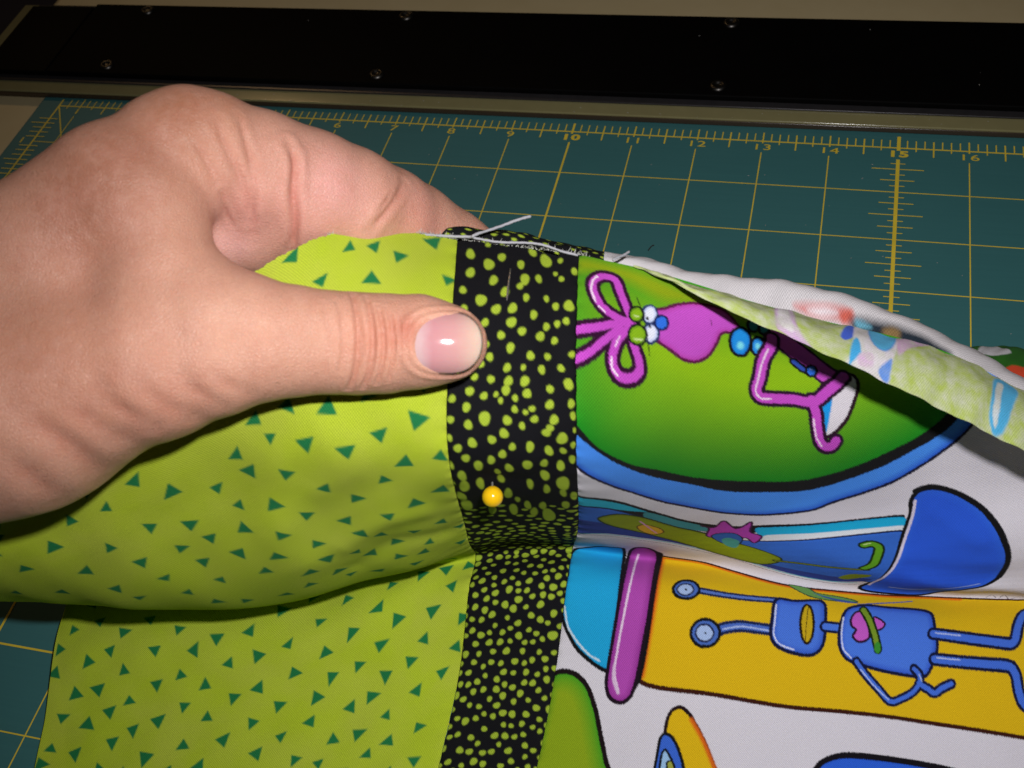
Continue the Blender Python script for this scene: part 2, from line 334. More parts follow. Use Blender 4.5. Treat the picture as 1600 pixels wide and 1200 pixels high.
 ['L',[[82.1,29.2],[83.1,32.9],[84.7,35.1]],{'w':0.412,'fill':'f0d4f0'}],
 ['P',[[25.5,56.2],[27.5,56.0],[31.7,56.1],[38.2,57.0],[45.0,59.6],[53.7,63.7],[60.5,65.6],[67.2,65.6],[76.8,62.1],[92.4,56.8],[110.1,50.9],[110.7,52.5],[92.9,58.6],[77.4,65.4],[68.1,71.1],[57.9,70.8],[45.6,65.8],[36.8,62.5],[25.4,60.5]],{'fill':'101012'}],
 ['P',[[25.5,56.8],[27.5,56.9],[31.7,57.0],[38.3,58.2],[43.4,60.1],[45.2,61.3],[36.8,61.0],[25.4,59.8]],{'fill':'28b0d0'}],
 ['P',[[45.2,61.3],[53.8,64.9],[62.6,68.1],[64.6,70.8],[54.5,70.6],[45.6,65.8]],{'fill':'3c8f98'}],
 ['P',[[73.9,65.1],[77.0,63.4],[92.6,57.5],[110.4,51.7],[111.3,55.6],[93.8,62.8],[78.3,70.6],[76.0,69.3]],{'fill':'1caedd','edge':'18a0d8','ew':0.685}],
 ['P',[[76.5,70.0],[77.8,67.7],[93.4,61.0],[111.3,54.4],[111.4,56.1],[93.9,63.0],[78.3,71.1]],{'fill':'dfe6ee','soft':0.343}],
 ['P',[[25.4,60.8],[27.8,60.5],[36.8,61.4],[45.5,65.0],[54.4,69.6],[63.2,72.9],[70.2,74.5],[78.5,72.0],[94.0,63.7],[112.3,56.3],[112.8,61.5],[113.7,71.8],[113.2,83.7],[111.2,95.9],[107.3,96.5],[95.7,100.0],[86.6,98.3],[72.0,92.3],[59.5,86.7],[46.9,81.0],[35.9,78.6],[25.5,80.4]],{'fill':'3568c8','ow':0.665,'oc':'101840','edge':'3a72dc','ew':1.704}],
 ['P',[[25.3,69.0],[35.4,70.2],[46.3,74.5],[59.1,83.0],[71.7,89.7],[86.1,95.0],[98.6,95.5],[109.7,92.7],[107.4,97.1],[95.8,100.5],[86.7,98.9],[72.1,93.0],[59.5,87.5],[46.9,81.7],[35.9,79.3],[25.5,81.2]],{'fill':'2c3f90','soft':0.346}],
 ['L',[[25.5,81.2],[36.0,80.0],[47.0,82.5],[59.6,88.2],[72.2,93.6],[86.8,99.4],[97.6,100.2],[106.7,98.7]],{'w':0.523,'fill':'62b8c8'}],
 ['L',[[25.6,83.5],[36.1,82.2],[47.2,84.7],[59.8,90.4],[72.4,95.4],[87.0,100.9],[97.8,101.7],[107.9,100.1]],{'w':0.175,'fill':'101012'}],
 ['P',[[32.7,67.4],[35.2,64.6],[39.4,63.5],[45.5,65.0],[54.4,69.6],[63.2,73.5],[70.5,77.5],[77.7,81.0],[83.3,85.6],[82.3,92.2],[77.5,95.4],[68.7,93.0],[57.6,85.2],[46.5,76.9],[37.3,72.3]],{'fill':'8a9a10','ow':0.6,'oc':'28380a','edge':'6a7a0c','ew':1.369}],
 ['P',[[43.6,71.2],[45.9,69.3],[49.8,71.5],[50.8,74.7],[48.3,77.2],[45.0,74.8]],{'fill':'d8a828','ow':0.397,'oc':'503010'}],
 ['L',[[44.0,67.3],[46.3,70.7],[49.2,75.7]],{'w':0.505,'fill':'d890c8'}],
 ['T',[[82.3,89.4],[88.7,87.5],[97.4,86.4],[107.1,81.7]],{'r':0.696,'fill':'7c8c14','ow':0.509,'oc':'20300a'}],
 ['T',[[106.0,80.9],[107.9,75.8],[107.8,68.3],[107.1,64.7],[104.8,63.8],[103.0,65.0]],{'r':1.284,'fill':'5c9a1c','ow':0.734,'oc':'142808'}],
 ['L',[[102.9,64.7],[104.4,63.6]],{'w':0.427,'fill':'c8d890'}],
 ['P',[[100.5,95.8],[103.5,90.2],[108.9,87.1],[108.4,91.0],[103.4,96.3]],{'fill':'7c8c14'}],
 ['P',[[62.6,74.9],[62.3,68.6],[60.1,67.4],[63.4,67.9],[65.3,63.0],[69.1,66.6],[72.3,62.0],[73.0,67.4],[76.3,69.2],[75.1,74.9],[72.6,71.7],[70.2,74.0],[66.8,74.9]],{'fill':'b040b0','ow':0.607,'oc':'401040'}],
 ['P',[[63.7,74.5],[66.0,70.9],[69.6,70.0],[71.8,73.2],[70.8,80.0],[67.0,79.4]],{'fill':'3060b0','ow':0.409,'oc':'101012'}],
 ['P',[[66.6,76.2],[68.4,73.7],[71.2,75.8],[71.0,82.7],[68.2,81.5]],{'fill':'4a9a90'}],
 ['P',[[112.0,50.0],[111.0,46.8],[111.5,43.9],[114.2,41.7],[118.6,40.5],[124.6,40.6],[131.1,42.2],[136.9,46.4],[142.3,54.0],[144.5,59.7],[145.6,69.9],[143.9,80.2],[139.9,89.3],[130.4,103.0],[117.9,104.5],[108.2,102.8],[112.2,93.6],[113.5,78.7],[113.3,67.1],[112.3,57.6]],{'fill':'2a5ad8','ow':1.321,'oc':'101012','edge':'2f66e0','ew':3.048}],
 ['L',[[111.0,43.5],[114.4,41.2],[119.1,40.2],[125.5,40.2],[131.9,41.8],[137.7,46.3],[142.6,53.9],[144.8,61.2],[145.7,71.0]],{'w':1.581,'fill':'101012','soft':0.25}],
 ['L',[[111.9,46.2],[112.6,50.5],[113.1,58.1],[113.8,66.9],[114.0,77.1],[112.8,89.5],[110.3,99.2]],{'w':0.853,'fill':'d8d0e4'}],
 ['L',[[116.8,98.6],[127.2,97.4],[136.0,88.3],[141.9,79.0]],{'w':0.69,'fill':'90a4dc','soft':0.518}],
 ['P',[[49.1,97.9],[53.0,101.0],[62.8,101.5],[73.8,105.0],[88.1,107.8],[100.6,106.8],[126.7,105.6],[162.6,103.4],[183.3,74.6],[194.7,142.5],[167.4,143.9],[126.1,143.7],[95.0,143.8],[73.6,142.2],[52.3,140.7],[52.6,130.9],[52.8,119.6]],{'fill':'e0b814','ow':1.177,'oc':'3a1408'}],
 ['L',[[53.0,103.2],[53.5,119.6],[53.0,130.9],[52.6,139.3]],{'w':1.582,'fill':'e06018','soft':1.23}],
 ['L',[[53.3,102.5],[62.9,102.6],[73.9,105.9],[88.2,108.5],[100.7,107.5],[126.9,106.5],[141.1,106.9]],{'w':0.889,'fill':'e06018','soft':0.889}],
 ['L',[[49.1,97.9],[53.0,101.0],[62.8,101.5],[73.8,105.0],[88.1,107.8],[100.6,106.8],[126.7,105.6]],{'w':0.357,'fill':'3a1408'}],
 ['P',[[88.4,107.3],[93.7,107.3],[96.4,109.1],[103.0,109.5],[109.2,111.1],[101.6,111.8],[94.4,111.1]],{'fill':'6a9a50','ow':0.412,'oc':'204030'}],
 ['P',[[95.5,109.4],[101.3,110.6],[109.7,111.6],[103.5,111.9]],{'fill':'3858a0'}],
 ['L',[[109.5,112.2],[117.2,110.2],[126.3,108.7]],{'w':0.524,'fill':'4860a8'}],
 ['P',[[41.6,97.7],[37.1,97.6],[32.8,101.2],[27.9,106.3],[27.5,116.6],[27.3,125.3],[27.9,128.1],[29.4,130.6],[32.5,134.2],[36.8,136.9],[41.9,139.0],[43.2,138.7],[43.4,128.6]],{'fill':'1ea8e0','ow':1.035,'oc':'101012','edge':'1a9cd8','ew':1.416}],
 ['L',[[27.8,124.9],[29.6,129.8],[32.8,133.1],[36.6,135.7],[39.9,136.9]],{'w':0.526,'fill':'c8e0f0'}],
 ['P',[[50.3,97.4],[53.0,99.0],[53.5,124.7],[52.6,140.4],[50.2,144.2],[51.4,137.1],[51.7,124.8]],{'fill':'101012','soft':0.35}],
 ['P',[[43.8,100.5],[45.2,94.8],[48.3,94.3],[51.4,99.7],[52.2,113.4],[52.2,125.6],[51.6,134.0],[51.2,140.2],[50.3,144.6],[48.6,146.2],[46.4,146.3],[44.1,144.9],[42.9,141.3],[43.0,133.2],[43.5,122.3],[43.8,113.5]],{'fill':'b44cb4','ow':1.026,'oc':'1c0c1c','edge':'8c2c8c','ew':2.28}],
 ['L',[[46.3,101.9],[46.0,114.3],[45.4,123.8],[44.8,133.1],[44.8,139.2],[46.7,143.8]],{'w':0.615,'fill':'ead0ec'}],
 ['L',[[44.5,137.7],[44.9,141.1],[46.7,144.1]],{'w':0.866,'fill':'dcc0e0','soft':0.346}],
 ['T',[[64.6,116.6],[72.0,116.8],[78.9,116.4],[86.8,115.4]],{'r':0.701,'fill':'5a78c8','ow':0.683,'oc':'14204a'}],
 ['T',[[71.2,127.0],[74.0,125.8],[78.2,124.8],[87.0,124.6]],{'r':1.123,'fill':'4a6cc4','ow':0.809,'oc':'14204a'}],
 ['L',[[73.2,126.3],[78.2,124.9],[86.1,124.9]],{'w':0.432,'fill':'a8bcec'}],
 ['P',[[65.3,116.3],[65.2,117.5],[64.5,118.5],[63.5,119.2],[62.2,119.5],[60.8,119.5],[59.6,119.1],[58.7,118.3],[58.3,117.3],[58.4,116.2],[59.0,115.1],[60.0,114.2],[61.3,113.7],[62.7,113.7],[63.9,114.2],[64.8,115.2]],{'fill':'4a6ec0','ow':0.822,'oc':'101012'}],
 ['P',[[63.8,116.5],[63.7,117.3],[63.3,117.9],[62.7,118.3],[61.9,118.6],[61.0,118.6],[60.2,118.3],[59.7,117.8],[59.4,117.2],[59.5,116.5],[59.9,115.8],[60.5,115.3],[61.4,115.0],[62.2,115.0],[63.0,115.3],[63.5,115.9]],{'fill':'a8c0ec','ow':0.479,'oc':'202850'}],
 ['P',[[62.1,116.8],[62.1,116.9],[62.0,117.0],[62.0,117.1],[61.9,117.2],[61.7,117.2],[61.6,117.1],[61.6,117.0],[61.5,116.9],[61.5,116.8],[61.6,116.6],[61.6,116.5],[61.8,116.5],[61.9,116.5],[62.0,116.6],[62.0,116.7]],{'fill':'101012'}],
 ['P',[[72.3,127.3],[72.2,128.6],[71.5,129.7],[70.3,130.6],[68.9,130.9],[67.5,130.9],[66.1,130.3],[65.2,129.4],[64.7,128.2],[64.9,126.9],[65.6,125.8],[66.7,124.9],[68.1,124.5],[69.6,124.6],[70.9,125.2],[71.9,126.1]],{'fill':'4a6ec0','ow':0.809,'oc':'101012'}],
 ['P',[[70.7,127.5],[70.6,128.3],[70.2,129.0],[69.5,129.5],[68.6,129.8],[67.7,129.7],[66.9,129.4],[66.3,128.8],[66.0,128.1],[66.1,127.3],[66.5,126.6],[67.2,126.0],[68.1,125.8],[69.0,125.8],[69.8,126.2],[70.4,126.8]],{'fill':'a8c0ec','ow':0.472,'oc':'202850'}],
 ['P',[[68.8,127.8],[68.8,127.8],[68.8,127.9],[68.7,128.0],[68.6,128.0],[68.5,128.0],[68.4,128.0],[68.3,127.9],[68.3,127.8],[68.3,127.7],[68.3,127.6],[68.4,127.6],[68.5,127.5],[68.6,127.5],[68.7,127.6],[68.8,127.7]],{'fill':'101012'}],
 ['P',[[86.4,115.2],[91.0,114.6],[98.0,112.6],[99.9,114.1],[100.7,117.5],[101.4,123.4],[101.0,127.0],[99.0,129.3],[95.9,129.9],[91.2,129.4],[88.0,128.3],[86.3,126.1],[86.0,121.2]],{'fill':'4a78e0','ow':0.942,'oc':'101438','edge':'2c50c0','ew':2.071}],
 ['L',[[86.5,117.1],[86.8,122.9],[87.0,125.8],[88.8,127.9],[93.0,128.9]],{'w':0.431,'fill':'d0d8f8'}],
 ['P',[[97.7,121.1],[97.8,123.3],[97.7,125.0],[97.2,126.2],[96.6,126.7],[95.8,126.4],[95.1,125.4],[94.5,123.8],[94.0,121.7],[93.9,119.5],[94.0,117.4],[94.3,115.9],[94.9,115.2],[95.7,115.6],[96.5,116.9],[97.2,118.9]],{'fill':'c8a818','ow':0.741,'oc':'201404'}],
 ['L',[[95.4,115.8],[95.7,121.4],[96.0,126.5]],{'w':0.225,'fill':'302004'}],
 ['T',[[101.3,121.3],[106.3,121.0]],{'r':1.289,'fill':'4a78e0','ow':0.804,'oc':'101438'}],
 ['P',[[106.5,115.3],[108.7,113.2],[113.4,111.9],[121.8,112.0],[130.3,112.4],[133.8,113.7],[135.6,118.8],[136.8,123.3],[136.0,127.7],[134.0,131.4],[129.9,131.8],[120.6,131.4],[113.3,130.5],[108.6,129.3],[106.2,126.0],[105.7,120.9]],{'fill':'4a7ae4','ow':0.931,'oc':'101438','edge':'2c50c8','ew':2.047}],
 ['L',[[106.2,117.7],[106.4,122.7],[107.5,126.9],[110.2,129.1]],{'w':0.427,'fill':'d0d8f8'}],
 ['P',[[108.6,118.0],[109.4,115.6],[111.2,114.8],[113.3,116.9],[114.7,120.6],[115.0,122.7],[113.6,124.0],[111.6,124.3],[110.0,123.0],[110.7,121.0],[109.2,120.0]],{'fill':'c85cc8','ow':0.735,'oc':'280c28'}],
 ['P',[[115.6,116.1],[119.5,118.1],[117.2,120.2]],{'fill':'c85cc8','ow':0.602,'oc':'280c28'}],
 ['T',[[111.7,114.0],[114.2,117.2],[116.5,121.4],[118.3,125.7]],{'r':1.028,'fill':'7a9a28','ow':0.668,'oc':'142808'}],
 ['P',[[119.1,125.2],[119.1,125.8],[118.9,126.4],[118.7,126.8],[118.3,126.9],[117.9,126.9],[117.5,126.5],[117.2,126.1],[117.1,125.5],[117.1,124.8],[117.2,124.3],[117.5,123.9],[117.9,123.7],[118.3,123.8],[118.7,124.1],[119.0,124.6]],{'fill':'3a9030','soft':0.339}],
 ['T',[[111.9,129.9],[115.0,132.9],[119.5,136.4],[123.8,139.5],[127.5,138.1],[130.9,135.8],[132.4,133.2],[132.0,131.2],[130.3,129.9]],{'r':0.919,'fill':'4470dc','ow':0.782,'oc':'101438','grp':3}],
 ['T',[[132.2,133.6],[135.1,134.7],[137.1,135.6],[139.2,134.1],[141.7,132.8]],{'r':0.997,'fill':'4470dc','ow':0.777,'oc':'101438','grp':3}],
 ['L',[[113.5,131.9],[118.7,136.2],[123.1,139.0]],{'w':0.334,'fill':'b8c8f4'}],
 ['L',[[133.0,132.8],[132.0,131.2]],{'w':0.334,'fill':'b8c8f4'}],
 ['T',[[135.2,119.8],[141.3,120.3],[148.7,121.0],[157.4,121.4],[158.8,120.2],[159.3,115.5],[160.6,111.5],[165.3,108.1]],{'r':1.359,'fill':'4470dc','ow':0.861,'oc':'101438'}],
 ['T',[[136.3,126.8],[143.8,127.0],[151.0,127.1],[157.9,127.1],[159.8,128.9],[161.0,132.6],[162.7,135.4],[168.8,138.4]],{'r':1.323,'fill':'4470dc','ow':0.839,'oc':'101438'}],
 ['L',[[137.1,126.4],[143.7,126.5]],{'w':0.369,'fill':'b8c8f4'}],
 ['L',[[135.9,119.6],[143.1,120.0]],{'w':0.373,'fill':'b8c8f4'}],
 ['P',[[25.1,142.9],[27.7,141.1],[30.8,140.5],[34.4,141.3],[37.7,143.8],[41.0,149.0],[43.7,155.1],[46.5,161.3],[51.2,171.9],[24.9,172.0],[24.2,156.4]],{'fill':'8ea81a','ow':1.33,'oc':'180c10','edge':'2c9c20','ew':5.114}],
 ['P',[[61.6,153.5],[61.6,149.3],[62.6,147.1],[64.6,146.4],[67.0,147.9],[71.0,153.0],[74.1,158.0],[77.5,164.3],[81.8,172.0],[67.0,172.0]],{'fill':'e0b814','ow':0.971,'oc':'200c14'}],
 ['L',[[67.8,149.2],[71.3,153.7],[74.4,158.7],[78.5,166.0]],{'w':0.992,'fill':'e06a18','soft':0.827}],
 ['P',[[60.4,157.4],[60.6,154.4],[61.6,153.5],[63.5,154.3],[65.8,157.4],[68.0,162.0],[72.0,172.0],[61.8,171.9]],{'fill':'3a68d4','ow':0.837,'oc':'101012'}],
 ['P',[[61.6,158.9],[62.4,157.6],[65.2,161.3],[67.0,165.4],[69.3,172.0],[62.9,171.9]],{'fill':'9cc4ec','ow':0.637,'oc':'101012'}],
 ['P',[[63.4,160.9],[64.7,160.5],[66.5,164.6],[64.7,164.1]],{'fill':'a0a848','ow':0.48,'oc':'101012'}],
 ['P',[[103.7,163.4],[105.0,159.8],[107.7,157.8],[112.1,156.5],[120.0,156.2],[133.8,156.2],[152.5,157.4],[173.2,158.9],[175.0,171.0],[104.5,173.7]],{'fill':'2c62dc','ow':1.864,'oc':'100c14','edge':'2458d0','ew':1.594}],
 ['L',[[148.2,105.0],[149.5,102.1],[151.0,104.7]],{'w':0.209,'fill':'3a2a2a'}],
 ['L',[[152.1,104.5],[152.9,101.1],[154.7,105.0],[156.3,103.4]],{'w':0.208,'fill':'3a2a2a'}],
]
FLAP_PRINT = [['P',[[44.1,-2.5],[46.1,-4.2],[48.5,2.2],[48.6,10.7],[50.0,14.2],[51.5,16.3],[48.0,16.9],[45.8,15.9],[44.0,15.0],[44.2,9.8]],{'fill':'e0b8e8','soft':0.72,'edge':'c890d8','ew':0.432}],['P',[[45.1,3.1],[47.1,0.7],[47.6,9.1],[47.7,13.9],[46.0,14.1],[44.8,12.4]],{'fill':'f4ecf6','soft':0.576}],['P',[[59.5,5.3],[61.2,0.1],[62.6,1.2],[62.0,7.2],[60.1,9.4],[59.0,8.4]],{'fill':'4a6ee8','soft':0.438}],['P',[[63.2,-4.1],[66.5,-3.3],[73.4,-3.1],[72.5,6.9],[70.8,12.3],[69.2,16.4],[64.5,16.3],[59.3,16.8],[61.4,11.8]],{'fill':'f0e8f4','soft':0.435}],['P',[[66.4,-2.2],[72.9,-1.8],[71.6,6.6],[69.5,9.3],[67.3,9.2],[65.8,5.5]],{'fill':'58c0f4','soft':0.441,'edge':'5a8cf0','ew':0.735}],['P',[[61.1,11.0],[62.6,7.4],[63.5,11.4],[61.7,14.3],[59.9,16.5]],{'fill':'4ab4f0','soft':0.424}],['P',[[67.2,14.6],[69.3,12.0],[71.3,10.4],[69.5,16.0]],{'fill':'6a9cf0','soft':0.423}],['P',[[62.4,13.4],[64.4,11.4],[66.2,11.6],[65.6,14.4],[62.8,15.3]],{'fill':'e4c0e8','soft':0.563}],['P',[[73.2,-1.0],[79.0,-1.7],[82.4,-1.7],[75.5,5.4],[72.8,8.4]],{'fill':'dca8dc','soft':0.598}],['P',[[100.0,1.1],[104.8,0.9],[106.1,4.2],[104.1,11.3],[101.6,15.0],[98.6,16.0],[97.7,13.4],[98.7,8.7]],{'fill':'54bcf0','soft':0.44,'edge':'7ccaf4','ew':0.586}],['P',[[100.7,3.3],[102.2,3.1],[100.8,11.3],[99.4,14.7],[98.8,13.0],[99.8,8.6]],{'fill':'e0ecf4','soft':0.438}],['P',[[115.2,-6.0],[124.6,-6.0],[122.2,9.4],[114.2,12.1]],{'fill':'e0b8e8','soft':0.615}]]
BACK_PRINT = [['P',[[98.0,15.7],[100.9,15.0],[109.3,14.3],[111.2,14.9],[110.7,16.3],[106.5,16.4],[102.3,16.7]],{'fill':'e09898','soft':1.278}],['P',[[101.2,15.7],[105.2,15.0],[107.9,15.4],[103.7,16.3]],{'fill':'ece0e6','soft':0.957}],['P',[[108.2,15.2],[110.7,14.4],[110.9,15.8],[109.0,16.6]],{'fill':'d4685a','soft':1.122}],['P',[[110.7,15.7],[116.0,14.9],[121.3,14.8],[126.8,14.9],[131.8,16.1],[131.0,17.7],[124.1,18.1],[117.3,18.0],[111.3,17.7]],{'fill':'25303c','soft':1.773}],['P',[[117.3,16.1],[119.2,15.3],[120.8,15.6],[120.3,17.1],[117.9,17.4]],{'fill':'8a7048','soft':1.127}],['P',[[111.5,15.7],[113.3,15.6],[115.0,16.2],[112.0,16.9]],{'fill':'6cacc4','soft':0.963}],['P',[[32.2,6.9],[34.2,6.9],[36.6,4.7],[36.3,15.8],[32.8,16.1]],{'fill':'3a4ae0','soft':0.304}]]
TAIL_PRINT = [['P',[[21.7,16.6],[24.9,4.7],[30.7,10.2],[34.3,14.3],[29.5,17.1],[23.8,15.7]],{'fill':'e0e0e8','soft':0.599}],['P',[[31.4,24.6],[34.3,21.8],[38.9,21.2],[43.0,21.7],[43.0,26.5],[36.7,27.9]],{'fill':'e05030','soft':0.58}]]
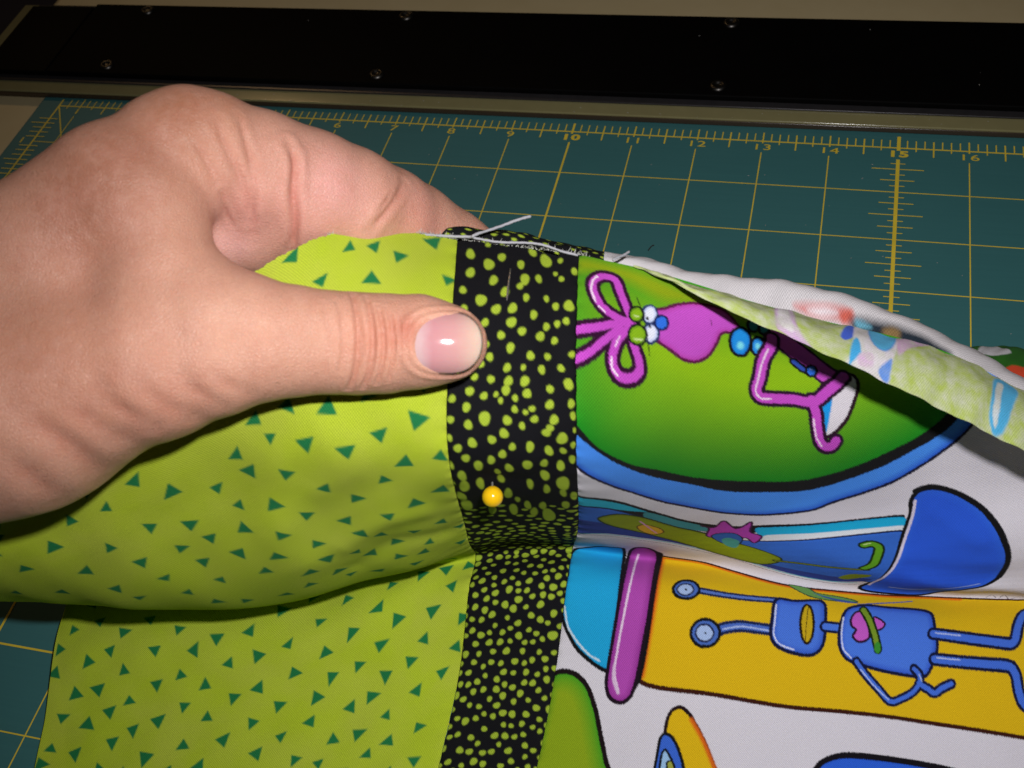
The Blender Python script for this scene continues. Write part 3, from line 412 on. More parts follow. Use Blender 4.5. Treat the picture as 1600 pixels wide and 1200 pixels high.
TRIANGLES = [[-114.2,115.9,'R',0.84,1.38],[-105.1,114.2,'D',0.88,1.48],[-95.6,117.6,'D',0.94,1.19],[-88.4,114.4,'D',1.02,1.4],[-78.9,117.4,'D',1.13,1.17],[-69.0,119.7,'D',1.21,1.02],[-61.3,117.6,'U',1.24,1.15],[-54.3,113.0,'D',1.24,1.58],[-44.0,117.0,'R',1.14,1.16],[-37.6,113.0,'R',1.07,1.45],[-27.2,118.6,'U',1.01,0.99],[-24.7,112.4,'R',0.99,1.15],[-20.6,123.7,'R',0.99,0.99],[-10.2,123.1,'D',0.96,0.99],[-5.3,116.4,'D',0.96,0.98],[-0.7,126.3,'R',0.97,0.99],[-15.6,111.1,'D',0.95,0.9],[-118.0,121.0,'R',0.84,1.06],[-99.7,122.8,'D',0.9,0.97],[-85.2,123.2,'D',1.03,0.93],[-74.3,123.3,'L',1.15,0.89],[-65.1,128.4,'L',1.17,0.74],[-58.1,125.9,'R',1.19,0.75],[-51.0,122.5,'U',1.17,0.84],[-40.6,127.7,'R',1.07,0.78],[-33.8,123.9,'R',1.02,0.88],[-24.6,129.9,'D',0.99,0.99],[-11.7,130.6,'U',0.96,1.05],[-2.0,134.1,'L',0.96,1.03],[-106.8,126.0,'U',0.86,0.89],[-94.5,129.6,'U',0.93,0.85],[-118.6,128.7,'U',0.84,0.81],[-84.5,134.8,'D',1.0,0.82],[-77.6,131.9,'U',1.08,0.8],[-70.9,135.7,'U',1.1,0.77],[-62.8,141.2,'D',1.1,0.82],[-56.4,138.3,'U',1.12,0.77],[-48.0,133.8,'R',1.11,0.72],[-37.5,137.1,'R',1.03,0.84],[-30.2,135.0,'D',1.0,0.92],[-22.0,138.8,'D',0.98,1.01],[-15.4,135.8,'D',0.97,1.04],[-5.3,140.6,'D',0.96,1.03],[-110.7,136.6,'U',0.86,0.81],[-102.8,135.3,'D',0.88,0.82],[-92.4,139.8,'U',0.93,0.85],[-75.6,142.6,'D',1.04,0.86],[-68.8,146.7,'U',1.05,0.9],[-49.9,144.9,'D',1.08,0.89],[-40.5,143.2,'R',1.04,0.9],[-30.2,147.0,'U',1.0,1.02],[-24.8,144.3,'D',0.99,1.02],[-19.3,149.6,'U',0.97,1.06],[-12.1,144.2,'L',0.96,1.05],[-113.8,144.4,'D',0.85,0.86],[-98.5,142.9,'L',0.89,0.87],[-105.0,146.9,'U',0.87,0.89],[-90.1,149.1,'D',0.92,0.92],[-82.7,146.6,'D',0.97,0.9],[-56.0,149.4,'R',1.06,0.96],[-40.3,150.3,'L',1.03,1.02],[-8.7,153.9,'R',0.95,1.13],[-47.3,153.9,'D',1.04,1.04],[-62.7,153.8,'L',1.04,1.0],[-32.6,155.2,'U',1.0,1.1],[-25.9,154.0,'D',0.98,1.09],[-16.9,156.5,'U',0.96,1.1],[-116.0,154.3,'U',0.85,0.93],[-107.3,155.8,'D',0.86,0.95],[-96.0,152.6,'L',0.89,0.94],[-84.6,157.7,'D',0.93,0.98],[-74.0,154.6,'U',1.0,0.98],[-52.8,158.2,'L',1.03,1.07],[-41.7,160.3,'D',1.01,1.12],[-34.9,161.3,'D',0.99,1.14],[-22.1,159.5,'L',0.97,1.12],[-7.6,162.3,'D',0.93,1.19],[-98.5,160.5,'U',0.87,0.97],[-68.0,161.0,'L',0.99,1.04],[-117.8,159.2,'R',0.84,0.95],[-59.4,162.9,'R',1.0,1.07],[-28.3,163.8,'D',0.98,1.15],[-14.3,165.2,'L',0.94,1.13],[-6.6,33.5,'R',0.91,1.19],[-15.5,36.1,'D',0.94,1.21],[-22.8,38.7,'D',0.97,1.2],[-31.5,37.6,'D',0.99,1.21],[-9.9,43.1,'U',0.95,1.17],[-1.7,41.9,'L',0.97,1.08],[-36.3,44.5,'R',1.05,1.23],[-43.0,33.3,'U',1.12,1.17],[-39.4,36.8,'L',1.06,1.22],[-47.1,40.4,'U',1.18,1.2],[-44.4,44.2,'L',1.15,1.21],[-28.6,48.7,'L',1.01,1.22],[-15.4,48.1,'U',0.98,1.28],[-3.1,52.6,'U',0.99,1.56],[-60.8,46.9,'R',1.25,0.98],[-51.8,48.6,'L',1.2,1.08],[-74.2,47.0,'U',1.21,0.76],[-47.9,53.4,'L',1.16,1.04],[-40.2,53.1,'R',1.09,1.12],[-34.1,57.2,'D',1.04,1.19],[-22.6,53.3,'U',1.01,1.3],[-9.9,55.9,'U',0.99,1.53],[-16.5,58.4,'D',1.01,1.43],[-5.3,65.2,'L',1.05,1.65],[-82.7,49.6,'U',1.12,0.65],[-67.1,57.1,'R',1.19,0.85],[-59.3,58.3,'D',1.19,0.93],[-48.3,60.4,'U',1.14,1.06],[-40.3,61.7,'R',1.08,1.16],[-26.3,60.1,'L',1.03,1.32],[-23.8,64.0,'L',1.05,1.38],[-19.7,65.7,'U',1.05,1.43],[-12.2,67.1,'R',1.06,1.51],[-17.4,71.2,'R',1.07,1.45],[-9.4,73.9,'L',1.07,1.35],[-1.6,70.8,'L',1.06,1.4],[-89.3,60.1,'U',1.04,0.72],[-76.7,62.0,'U',1.14,0.86],[-56.4,63.4,'L',1.18,1.06],[-62.5,65.9,'D',1.19,1.1],[-50.9,67.9,'L',1.16,1.3],[-42.9,68.5,'R',1.12,1.38],[-34.1,66.5,'U',1.07,1.34],[-32.8,71.4,'L',1.1,1.48],[-26.4,71.4,'L',1.09,1.44],[-23.5,74.5,'U',1.11,1.47],[-17.3,77.0,'R',1.09,1.44],[-11.6,77.8,'U',1.07,1.35],[-71.3,68.1,'L',1.17,1.11],[-58.7,70.9,'L',1.19,1.41],[-46.2,73.1,'U',1.17,1.63],[-98.0,68.7,'U',0.97,0.99],[-83.8,70.2,'U',1.06,1.11],[-37.1,74.7,'U',1.14,1.64],[-66.6,74.0,'D',1.2,1.5],[-76.8,76.3,'L',1.13,1.49],[-55.3,75.6,'L',1.22,1.72],[-31.1,78.4,'R',1.15,1.62],[-28.9,82.1,'D',1.17,1.65],[-23.2,83.2,'L',1.15,1.57],[-14.3,82.8,'D',1.07,1.42],[-90.3,79.1,'U',0.98,1.61],[-103.5,79.3,'U',0.88,1.75],[-71.9,79.8,'D',1.18,1.72],[-62.1,78.9,'L',1.23,1.79],[-56.7,82.3,'U',1.27,1.98],[-51.3,83.2,'R',1.27,2.0],[-43.1,82.9,'U',1.25,1.97],[-37.8,80.3,'R',1.2,1.82],[-2.1,81.1,'D',1.03,1.08],[-35.9,30.9,'U',1.0,1.21],[-27.3,31.4,'U',0.97,1.27],[-38.2,1.6,'L',1.05,0.99],[-24.4,3.7,'U',1.04,1.2],[-18.5,4.2,'D',1.03,1.34],[-12.5,5.9,'D',1.01,1.47],[-5.3,1.4,'D',1.05,1.6],[-18.6,10.6,'U',0.96,1.34],[-30.3,9.2,'L',0.98,1.13],[-1.5,9.5,'D',0.99,1.53],[-34.1,23.9,'U',0.98,1.23],[-58.4,31.5,'U',1.34,0.97],[-51.8,29.6,'D',1.27,1.03],[-67.9,40.6,'L',1.29,0.88],[-115.4,89.0,'R',0.83,2.0],[-98.7,106.5,'L',0.93,0.66],[-78.0,39.2,'R',1.22,0.72],[-7.3,101.9,'L',0.95,1.2],[-76.6,29.9,'L',1.29,0.75],[-93.4,168.4,'D',0.87,0.99],[-107.1,68.6,'L',0.94,0.99],[-92.0,13.8,'D',1.1,0.69],[-112.4,39.4,'R',0.96,0.5],[-62.3,19.7,'L',1.4,0.86],[-60.0,104.6,'D',1.29,0.95],[-108.8,25.6,'R',0.97,0.55],[-119.0,50.1,'D',0.96,0.5],[-30.2,104.1,'R',1.07,0.82],[-109.8,164.5,'R',0.84,0.97],[-20.2,172.8,'D',0.94,1.12],[-109.8,109.5,'L',0.87,1.3],[-72.8,23.2,'L',1.36,0.79],[-12.4,23.5,'R',0.92,1.43],[-90.4,162.1,'U',0.89,0.99],[-80.2,6.1,'L',1.29,0.77],[-99.6,43.9,'D',1.01,0.51],[-115.6,66.7,'L',0.94,0.87],[-67.5,12.8,'U',1.41,0.82],[-68.4,171.3,'R',0.94,1.05],[-85.7,104.5,'U',1.06,1.27],[-103.4,57.8,'L',0.98,0.56],[-89.0,28.8,'R',1.11,0.65],[-117.0,174.0,'D',0.82,0.96],[-53.1,99.6,'L',1.3,2.0],[-92.1,0.6,'L',1.13,0.72],[-60.4,10.6,'D',1.4,0.85],[-76.9,161.9,'L',0.95,1.01],[-41.8,170.5,'L',0.98,1.14],[-119.6,80.3,'R',0.84,2.0],[-5.1,26.9,'D',0.92,1.35],[-7.8,15.8,'U',0.95,1.44],[-23.0,106.0,'U',1.02,0.5],[-100.2,2.6,'D',1.05,0.69],[-105.4,38.0,'D',0.98,0.51],[-26.2,19.6,'D',0.97,1.33],[-85.9,171.9,'R',0.88,1.0],[-111.1,59.6,'D',0.96,0.55],[-100.5,24.0,'D',1.01,0.6],[-49.5,7.0,'U',1.25,0.91],[-118.7,56.8,'L',0.96,0.5],[-103.0,169.7,'R',0.84,0.98],[-53.7,23.2,'L',1.32,0.96],[-99.5,34.2,'U',1.01,0.55],[-105.2,100.7,'U',0.88,2.0],[-100.6,51.8,'R',1.0,0.51],[-1.3,21.4,'R',0.94,1.39],[-87.7,19.8,'D',1.14,0.7],[-1.5,109.2,'R',0.94,1.03],[-118.2,16.7,'U',0.96,0.54],[-112.7,46.2,'L',0.96,0.5],[-18.1,29.1,'R',0.94,1.36],[-69.0,101.6,'D',1.26,2.0],[-78.6,106.3,'D',1.16,0.66],[-44.9,103.2,'D',1.22,1.15],[-42.2,19.6,'R',1.11,1.07],[-82.8,25.1,'U',1.21,0.71],[-109.7,10.2,'R',0.98,0.62],[-89.7,42.0,'R',1.08,0.58],[-38.0,101.2,'D',1.17,1.57],[-17.4,98.2,'D',1.03,1.63],[-119.7,166.2,'R',0.83,0.97],[-3.9,170.8,'U',0.92,1.24],[-119.7,72.6,'L',0.89,1.46],[-72.0,2.3,'U',1.41,0.81],[-115.5,23.4,'R',0.95,0.52],[-8.6,109.8,'L',0.92,0.87],[-78.2,170.6,'R',0.91,1.02],[-42.5,7.3,'U',1.11,0.96],[-119.2,100.5,'R',0.84,2.0],[-111.4,17.0,'R',0.97,0.58],[-97.9,174.1,'R',0.85,0.97],[-92.6,109.2,'L',0.98,1.12],[-88.4,98.3,'D',1.01,2.0],[-97.2,98.9,'U',0.93,2.0],[-56.6,170.1,'D',0.97,1.09],[-116.0,7.6,'R',0.97,0.61],[-102.3,11.9,'L',1.02,0.65],[-62.0,2.7,'D',1.41,0.84],[-49.3,166.5,'D',0.99,1.12],[-118.4,108.7,'U',0.85,1.2],[-49.6,14.8,'R',1.26,0.94],[-108.6,53.4,'R',0.97,0.5],[-39.0,13.6,'U',1.05,1.05],[-29.1,170.7,'D',0.97,1.15],[-74.7,13.4,'L',1.36,0.78],[-119.8,1.2,'R',0.98,0.61],[-111.2,76.1,'L',0.88,1.64],[-70.4,109.4,'D',1.24,1.21],[-68.7,32.3,'R',1.35,0.84],[-32.7,17.4,'D',0.98,1.2],[-19.6,18.9,'R',0.95,1.4],[-56.2,16.8,'U',1.36,0.9],[-115.5,31.2,'L',0.95,0.5],[-107.8,0.8,'R',1.01,0.66],[-43.6,26.1,'D',1.14,1.1],[-47.3,110.3,'R',1.2,1.45],[-84.8,12.4,'D',1.2,0.73],[-87.7,5.7,'L',1.17,0.74],[-25.5,99.0,'U',1.1,1.75],[-112.5,101.5,'L',0.85,1.96],[-10.8,171.0,'U',0.92,1.16],[-92.1,34.9,'R',1.07,0.59],[-95.2,7.3,'D',1.08,0.7],[-48.2,173.1,'L',0.97,1.11],[-83.9,164.9,'L',0.91,1.0]]
